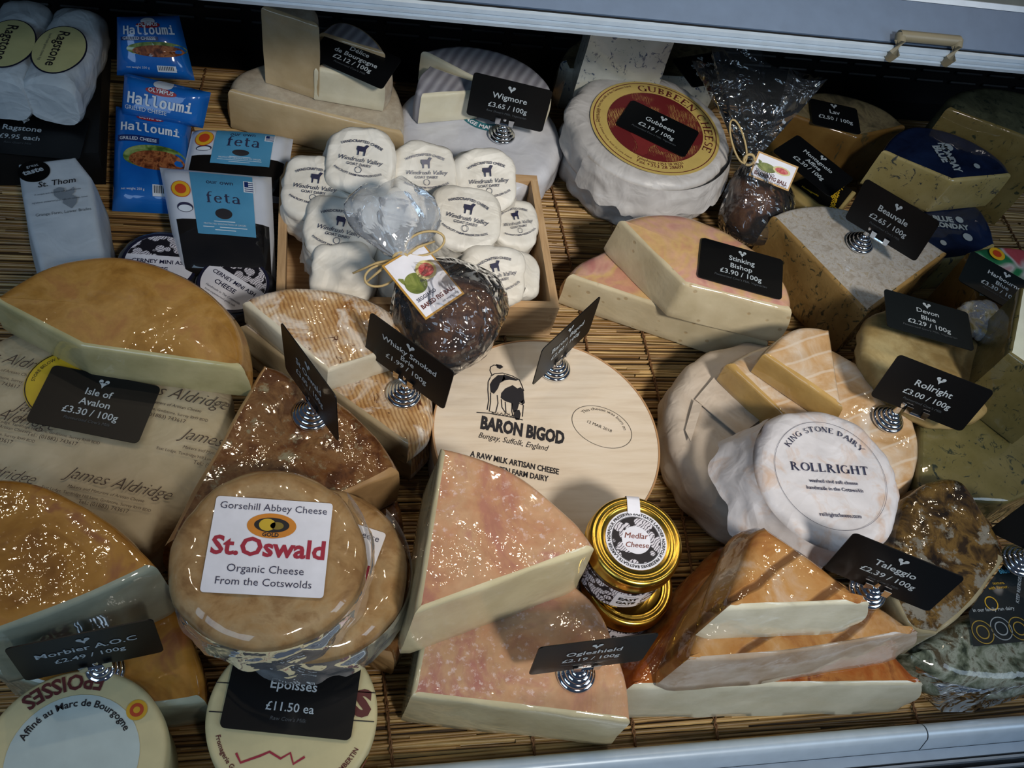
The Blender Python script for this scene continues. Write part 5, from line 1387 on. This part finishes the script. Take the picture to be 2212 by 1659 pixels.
# ================================================================== cream cheeses at the back
RIND_DE = m_rind('cream_bloomy_rind', ['#a89a86', '#b8ac98', '#c0b6a4'], 30, .5, .15, .8, 110, .5)
PASTE_DE = m_paste('cream_filmed_paste', '#b09a74', '#bfaa86', fstr=.6)
cheese('cream_half_wheel', 'wide film-wrapped cream half wheel carrying two pieces at the back', 'cheese', 'B',
       [(145, 540, 'r'), (180, 455), (280, 395), (500, 340), (800, 330), (1080, 430), (1190, 620), (1195, 800, 'c')], .001, .055, RIND_DE, PASTE_DE, .008, .003, .0012)
cheese('standing_cream_wedge', 'tall upright cream wedge in glinting film', 'cheese', 'B',
       [(345, 42, 'c'), (690, 158, 'r'), (668, 55), (560, -30), (420, -45, 'c')], .0555, .150, RIND_DE, PASTE_DE, .005, .002, .0012)
cheese('cream_wedge', 'squat cream wedge under a black card at the back', 'cheese', 'B',
       [(662, 408, 'c'), (1085, 485, 'r'), (1130, 420), (1040, 340), (900, 300), (735, 345, 'c')], .0555, .098, RIND_DE, WHITE_P, .005, .002, .0012)
cheese('blue_grey_cream_piece', 'cream piece with blue-grey ridged rind behind the black card', 'cheese', 'B',
       [(690, 200, 'c'), (760, 140), (840, 128), (950, 170), (1040, 250), (1085, 320, 'c')], .0555, .112, RIND_WG, PASTE_DE, .005, .001, .001)
card_px('black price card reading Délice de Bourgogne', [(715, 73), (876, 132), (815, 182), (670, 122)], .106, ['Délice', 'de Bourgogne'], '£2.12 / 100g', "Pasteurised Cow's Milk", w=.083, h=.052, N=(.03, -.08, 1))

# ================================================================== packs at the upper left
def mix_film(name, a, b, sc=20, fs=.6):
    mb = MB(name); mb.set(Base_Color=mb.ramp(mb.noise(mb.co(), sc, 3), [(.3, a), (.7, b)]), Roughness=.3); film(mb, 1, 60, fs); return mb.m


HALB = mix_film('blue_pack_film', '#0f4f9c', '#1a66b4'); HALN = m_plain('navy_band', '#12275c', .4); HALW = m_plain('pack_white', '#c4ccd4', .5)
FETW = mix_film('white_pack_film', '#b4bac6', '#c6ccd6'); FETB = m_plain('sky_blue_panel', '#4483a6', .4); FETK = mix_film('black_pack_film', '#0c0b0c', '#191614')
MEAT = m_rind('grilled_print', ['#4a2414', '#7a4226', '#9a6038', '#5c3018'], 130, .45, .1, 1, 60, .5, detail=2); LEAF = m_rind('leaf_print', ['#3c5224', '#66803c', '#8c9c62'], 90, .45, 0, 1, 60, .5, detail=2)
RED = m_plain('brand_red', '#8c1c24', .45)


def halloumi(label, q, zs, full):
    t, fr, o, mp, w, h = pillow('blue_cheese_pack', label, 'cheese pack', [P('A', *p, z) for p, z in zip(q, zs)], .026, HALB, .004, 20, 'blue grilling cheese packs')
    m = mp(.0008); m2 = mp(.0012)
    put_text(o, 'Halloumi', m2, HALW, width=w * .76, at=(w * .5, h * (.70 if full else .36)), kind='mono', bold=.02)
    disc_fan('brand_oval', w * .5, h * (.845 if full else .75), w * .18, m, RED, o, ry=w * .045); put_text(o, 'OLYMPUS', mp(.0015), HALW, width=w * .29, at=(w * .5, h * (.83 if full else .72)), bold=.02)
    disc_fan('mountain_print', w * .5, h * (.91 if full else .93), w * .11, m, HALW, o, ry=w * .05)
    if full:
        patch('navy_band', w * .08, w * .62, h * .595, h * .655, m, HALN, o, 8, 2); put_text(o, 'GRILLED CHEESE', m2, HALW, width=w * .48, at=(w * .35, h * .608), bold=.01)
        disc_fan('food_print', w * .58, h * .46, w * .42, m, LEAF, o, ry=h * .12); disc_fan('food_print', w * .60, h * .43, w * .36, m2, MEAT, o, ry=h * .095)
        patch('barcode_panel', w * .55, w * .80, h * .10, h * .20, m, HALW, o, 6, 4)
        for i in range(9): patch('barcode_bar', w * (.57 + i * .023), w * (.58 + i * .023), h * .125, h * .19, m2, INKB, o, 1, 3)
        put_text(o, 'net weight 250 g', m2, HALW, width=w * .3, at=(w * .3, h * .14))
    else:
        put_text(o, 'GRILLED CHEESE', m2, HALW, width=w * .5, at=(w * .35, h * .2))
    return t


halloumi('front blue pack of grilling cheese with a picture of grilled slices', [(845, 740), (1415, 830), (1400, 1560), (815, 1530)], (.062, .062, .030, .030), True)
halloumi('middle blue pack of grilling cheese, partly covered by the front pack', [(895, 540), (1550, 690), (1490, 960), (870, 860)], (.092, .092, .062, .062), False)
t3 = halloumi('rear blue pack of grilling cheese leaning back in shadow', [(860, 120), (1330, 110), (1450, 600), (860, 560)], (.125, .125, .080, .080), True)


def feta(label, q, zs):
    t, fr, o, mp, w, h = pillow('feta_pack', label, 'cheese pack', [P('V', *p, z) for p, z in zip(q, zs)], .030, FETW, .004, 20, 'white and blue feta packs')
    m0 = mp(.0006); m = mp(.0010); m2 = mp(.0014); m3 = mp(.0018)
    patch('black_print', w * .08, w * .96, h * .04, h * .52, m0, FETK, o, 14, 8)
    pb = patch('blue_panel', w * .27, w * .83, h * .40, h * .93, m, FETB, o, 12, 10)
    put_text(pb, 'feta', m2, INKN, width=w * .31, at=(w * .55, h * .665), kind='serif', bold=.035); put_text(pb, 'our own', m2, INKN, width=w * .24, at=(w * .53, h * .825))
    disc_fan('cave_print', w * .54, h * .575, w * .08, m2, INKB, pb, ry=h * .045)
    put_text(pb, 'PROTECTED DESIGNATION OF ORIGIN', m2, HALW, width=w * .40, at=(w * .54, h * .481))
    strokes('small_print', [[(w * .44, h * .51), (w * .64, h * .51)], [(w * .33, h * .462), (w * .75, h * .462)], [(w * .44, h * .438), (w * .64, h * .438)]], h * .006, m2, HALW, pb)
    for k, (mm, r_) in enumerate(((PDO2, .090), (PDO1, .084), (PDO2, .052))): disc_fan('seal', w * .17, h * .765, w * r_, mp(.0012 + .0003 * k), mm, o, n=26)
    disc_fan('oval_mark', w * .185, h * .615, w * .075, m, INKN, o, ry=h * .042); disc_fan('oval_mark', w * .185, h * .605, w * .065, m2, HALW, o, ry=h * .028)
    fl = patch('flag_print', w * .745, w * .845, h * .775, h * .875, m2, HALW, o, 4, 4)
    for i in range(5): patch('flag_stripe', w * .755, w * .835, h * (.782 + i * .018), h * (.790 + i * .018), m3, HALN, fl, 4, 1)
    patch('flag_stripe', w * .755, w * .79, h * .825, h * .868, m3, HALN, fl, 2, 2)
    return t


feta('rear white pack of feta with sky blue panel', [(360, 25), (1235, 95), (1150, 650), (230, 600)], (.066, .066, .046, .046))
feta('front white pack of feta with sky blue panel beside the crate', [(75, 345), (1045, 430), (1090, 1430), (270, 1380)], (.076, .076, .034, .034))

STW = m_paper('white_carton_paper', '#b4bec6', '#c6ced4', .25, .5, 20)
t, fr, H_, ob_ = cheese('wrapped_pyramid_cheese', 'white paper-wrapped block with a round black sticker and italic lettering', 'cheese', 'X',
       [(38, 352, 'r'), (163, 336, 'r'), (198, 380, 'r'), (212, 470), (232, 590, 'r'), (95, 610, 'r'), (55, 470)], .001, .062, STW, STW, .005, 0, .0012, batter=.006)
xp = lambda x, y: fr.hit('X', x, y, H_); zt = H_ + .0012; mt_ = plane_map((0, 0, zt), (1, 0, 0), (0, 1, 0))
sk = xp(74, 372); st = disc_fan('black_sticker', sk.x, sk.y, .0140, mt_, BLK, ob_[0]); u_ = xp(95, 360) - xp(43, 375); u_.normalize()
text_between(st, 'great', xp(58, 366), xp(84, 360), zt + .0003, INKW, 1); text_between(st, 'taste', xp(52, 382), xp(96, 370), zt + .0003, INKW, 1, bold=.03)
text_between(ob_[0], 'St. Thom', xp(83, 407), xp(164, 395), zt, INKB, 1.1, shear=.2, bold=.01)
text_between(ob_[0], "A unique and delicious soft goat's cheese", xp(75, 425), xp(175, 410), zt, INKG, 1.2)
text_between(ob_[0], 'ingredients: pasteurised goats milk, salt, cultures, rennet', xp(70, 443), xp(190, 427), zt, INKG, 1.4); text_between(ob_[0], 'Grange Farm, Lower Brailes', xp(78, 470), xp(198, 455), zt, INKG, 1.2)
GREY = m_plain('grey_map_print', '#7d868e', .6)
flat_poly('map_print', [tuple(xp(*p)) for p in [(116, 412), (128, 406), (140, 408), (138, 417), (150, 412), (160, 405), (162, 416), (156, 422), (168, 428), (166, 440), (156, 452), (146, 446), (136, 440), (138, 432), (128, 432), (118, 424)]], mt_, GREY, ob_[0])

ASH = m_rind('ash_grey_wrapped', ['#1e2026', '#2e3036', '#44464c'], 40, .35, .3, 1.0, 60, .8)
NAVP = m_plain('ash_label_navy', '#15162e', .5)


def ash(label, p, z, R, rot):
    O = P('X', *p, z); t, fr, ob = wheel('small_ash_cheese', label, 'cheese', (O.x, O.y, .004), R, z - .004, ASH, (0, -.06, 1), .008, .0012, 80, 'small ash-coated goat cheeses', .002, 2, 'rind', 0, .003)
    h = z - .004 + .0012; c_, s_ = math.cos(rot), math.sin(rot); mp = lambda l: plane_map((0, 0, h + l), (c_, s_, 0), (-s_, c_, 0)); k = R / .04
    lb = disc_fan('label_border', 0, 0, .0345 * k, mp(0), NAVP, ob, n=50); disc_fan('label_face', 0, 0, .0315 * k, mp(.0003), WHITE, lb, n=50)
    seg = [(.0312 * k * math.cos(a), .0312 * k * math.sin(a)) for a in [math.radians(15 + 150 * i / 20) for i in range(21)]]
    flat_poly('hedge_print', seg, mp(.0005), FRUIT, lb)
    put_text(lb, 'CERNEY MINI ASH', mp(.0006), INKN, width=.050 * k, at=(0, -.001 * k), bold=.02); put_text(lb, 'CHEESE', mp(.0006), INKN, width=.024 * k, at=(-.004 * k, -.010 * k), bold=.02)
    put_text(lb, 'Handmade in The Cotswolds', mp(.0006), INKN, width=.040 * k, at=(0, -.017 * k)); put_text(lb, 'from unpasteurised goats milk', mp(.0006), INKN, width=.036 * k, at=(0, -.0215 * k))


ash('small ash-coated disc with a round printed label behind the golden half wheel', (346, 566), .036, .040, -.05)
ash('small ash-coated disc with a tilted round label between the feta and the brie', (505, 610), .040, .038, -.62)

# logs on a black tray
TRAY = m_plain('matt_black_tray', '#08090a', .6)
ta = [P('X', *p, .045) for p in ((-140, 20), (225, 60), (212, 330), (-160, 330))]
cx_ = sum((p.x for p in ta)) / 4; cy_ = sum((p.y for p in ta)) / 4
tt = thing('black_riser', 'matt black riser box under the wrapped goat logs', 'riser', Frame((cx_, cy_, .001)))
mesh_obj('riser_body', [(p.x - cx_, p.y - cy_, .044) for p in ta] + [(p.x - cx_, p.y - cy_, 0) for p in ta], [(0, 1, 2, 3), (7, 6, 5, 4), (0, 4, 5, 1), (1, 5, 6, 2), (2, 6, 7, 3), (3, 7, 4, 0)], TRAY, tt, 30)
LOGP = m_paper('silvery_log_wrap', '#b0bac0', '#c8d0d4', .6, .35, 22, .1, .6); LOGY = m_plain('log_label_yellow', '#c2be86', .5)


def log(label, pa, pb, R, z):
    A = P('X', *pa, z); B = P('X', *pb, z); d = B - A; L = d.length; fr = Frame(A - Vector((0, 0, R)), (0, 0, 1), d); t = thing('wrapped_goat_log', label, 'cheese', fr, 'wrapped goat cheese logs')
    V, F = [], []; n = 40; m_ = 22; sd = random.random() * 20
    for i in range(m_ + 1):
        s = i / m_; e = 1 - .10 * max(0, abs(2 * s - 1) - .9) / .1
        for k in range(n):
            a = 2 * math.pi * k / n; q = (abs(math.cos(a)) ** 3.2 + abs(math.sin(a)) ** 3.2) ** (-1 / 3.2)
            v = Vector((L * s, math.cos(a) * R * q * e, R + math.sin(a) * R * q * e)); v += (v - Vector((L * s, 0, R))).normalized() * .0022 * nz(v, 45, sd, 3); V.append(v)
    for i in range(m_):
        for k in range(n): F.append((i * n + k, i * n + (k + 1) % n, (i + 1) * n + (k + 1) % n, (i + 1) * n + k))
    F.append(tuple(range(n))); F.append(tuple(range(m_ * n, m_ * n + n)))
    o = mesh_obj('wrap', V, F, LOGP, t, 50)
    mp = lambda l: (lambda x, y: Vector((L * .40 + x, y, 2 * R - .0004 + l - max(0, abs(y) - R * .65) ** 2 * 22)))
    lb = disc_fan('oval_label', 0, 0, .036, mp(.0022), NAVP, o, ry=R * .93, n=48); disc_fan('oval_label', 0, 0, .0345, mp(.0026), LOGY, lb, ry=R * .88, n=48)
    put_text(lb, 'Ragstone', lambda x, y: mp(.003)(-x, -y - .010 + .016), INKB, width=.052, bold=.01)
    put_text(lb, 'hand made goats cheese log', lambda x, y: mp(.003)(-x, -y + .014), INKG, width=.040)
    return t


log('silvery paper-wrapped log with oval yellow label, right of the pair', (112, 226), (182, 62), .0265, .078)
log('silvery paper-wrapped log with oval yellow label, cut by the left edge', (6, 216), (72, 46), .0265, .078)
card_px('black price card reading Ragstone at the left edge', [(-60, 240), (168, 262), (152, 338), (-80, 318)], .047, ['Ragstone'], '£9.95 each', "Raw Goat's Milk", w=.118, h=.060)

# ================================================================== mould-rinded pieces at the right front
RIND_MD = m_rind('mottled_grey_brown_rind', ['#1c130a', '#463418', '#6a5228', '#2a1e10'], 42, .4, .4, 1.0, 150, .6, speck=('#77746a', 46, .54, .06))
cheese('mottled_rind_wedge', 'glossy mottled grey-brown rind wedge beside the card reading Taleggio', 'cheese', 'T',
       [(165, 200, 'r'), (280, 120), (430, 85), (540, 105), (620, 200), (700, 330), (780, 470), (812, 610, 'c'), (600, 900), (375, 1100, 'c'), (200, 1050), (60, 800, 'r'), (80, 450)], .050, .104, RIND_MD, m_paste('grey_cream_cut', '#7c7458', '#8c846a'), .010, .003, .0025)
RIND_GG = m_rind('grey_green_mottled_rind', ['#2c3428', '#5e6656', '#8a9286', '#4a4230'], 48, .4, .3, .8, 120, .5, speck=('#36321e', 70, .6, .08))
t, fr, H_, ob_ = cheese('mottled_half_cheese', 'grey-green mottled cheese in clear wrap with a dark round label at the right front', 'cheese', 'T',
       [(160, 1200, 'r'), (350, 1080), (600, 960), (900, 900), (1200, 950), (1260, 1290), (1000, 1410), (700, 1430), (450, 1390), (250, 1300)], .004, .050, RIND_GG, RIND_GG, .014, .004, .002)
tp = lambda x, y: fr.hit('T', x, y, H_); z_ = H_ + .0022
YPRD = m_plain('dim_gold_print', '#8a7428', .5); INKG2 = m_plain('mid_grey_print', '#7c868c', .6)
DTEAL = m_plain('dark_teal_label', '#0c161a', .35)
lb = flat_poly('dark_label', [tuple(tp(*p)) for p in [(560, 960), (700, 760), (810, 620), (960, 590), (1010, 760), (960, 940), (1000, 1140), (590, 1180)]], plane_map((0, 0, z_), (1, 0, 0), (0, 1, 0)), DTEAL, ob_[0])
tb = lambda s, a, b, mt, **kw: text_between(lb, s, tp(*a), tp(*b), z_ + .0004, mt, **kw)
tb('in our family run dairy', (590, 960), (855, 945), INKW); tb('KEEP REFRIGERATED', (880, 905), (905, 660), INKW); tb('blue', (760, 715), (825, 708), m_plain('sky_print', '#3c84a8', .5), bold=.03)
tb('texture.', (715, 785), (790, 780), YPR); tb('with flavour.', (690, 818), (815, 806), YPR)
for (x, y, r_, mm) in ((650, 1088, .0105, YPRD), (768, 1065, .0105, INKG2), (885, 1065, .0105, YPRD)):
    c_ = tp(x, y); m = plane_map((c_.x, c_.y, z_ + .0003), (1, 0, 0), (0, 1, 0)); disc_fan('medal', 0, 0, r_, m, mm, lb, r0=r_ * .92, n=30); disc_fan('medal', 0, 0, r_ * .6, m, mm, lb, r0=r_ * .5, n=24)
c_ = tp(705, 905); disc_fan('medal', c_.x, c_.y, .0065, plane_map((0, 0, z_ + .0003), (1, 0, 0), (0, 1, 0)), YPR, lb, r0=.0055, n=24)
V = [];F = []   # loose end of the clear wrap
q = [tp(*p) for p in [(250, 1290), (420, 1390), (650, 1440), (900, 1420), (1100, 1380)]]; q2 = [fr.hit('T', *p, .003) for p in [(270, 1490), (400, 1590), (600, 1590), (880, 1510), (1100, 1450)]]
for i in range(5):
    for j in range(9):
        s = j / 8; p = Vector((*q[i].lerp(q2[i], s), .040 * (1 - s) ** 1.3 + .002)); p += Vector((0, 0, .003 * nz(p, 60, 3))); V.append(p)
for i in range(4):
    for j in range(8): a_ = i * 9 + j; F.append((a_, a_ + 9, a_ + 10, a_ + 1))
raw_obj('clear_wrap_end', V, F, CELLO, t, 60)
stand_card('black price card on chrome stand at the right edge, mostly out of view', P('X', 2196, 1212, .060), -31, 4, [' '], '£3.20 / 100g', None, lift=.024)
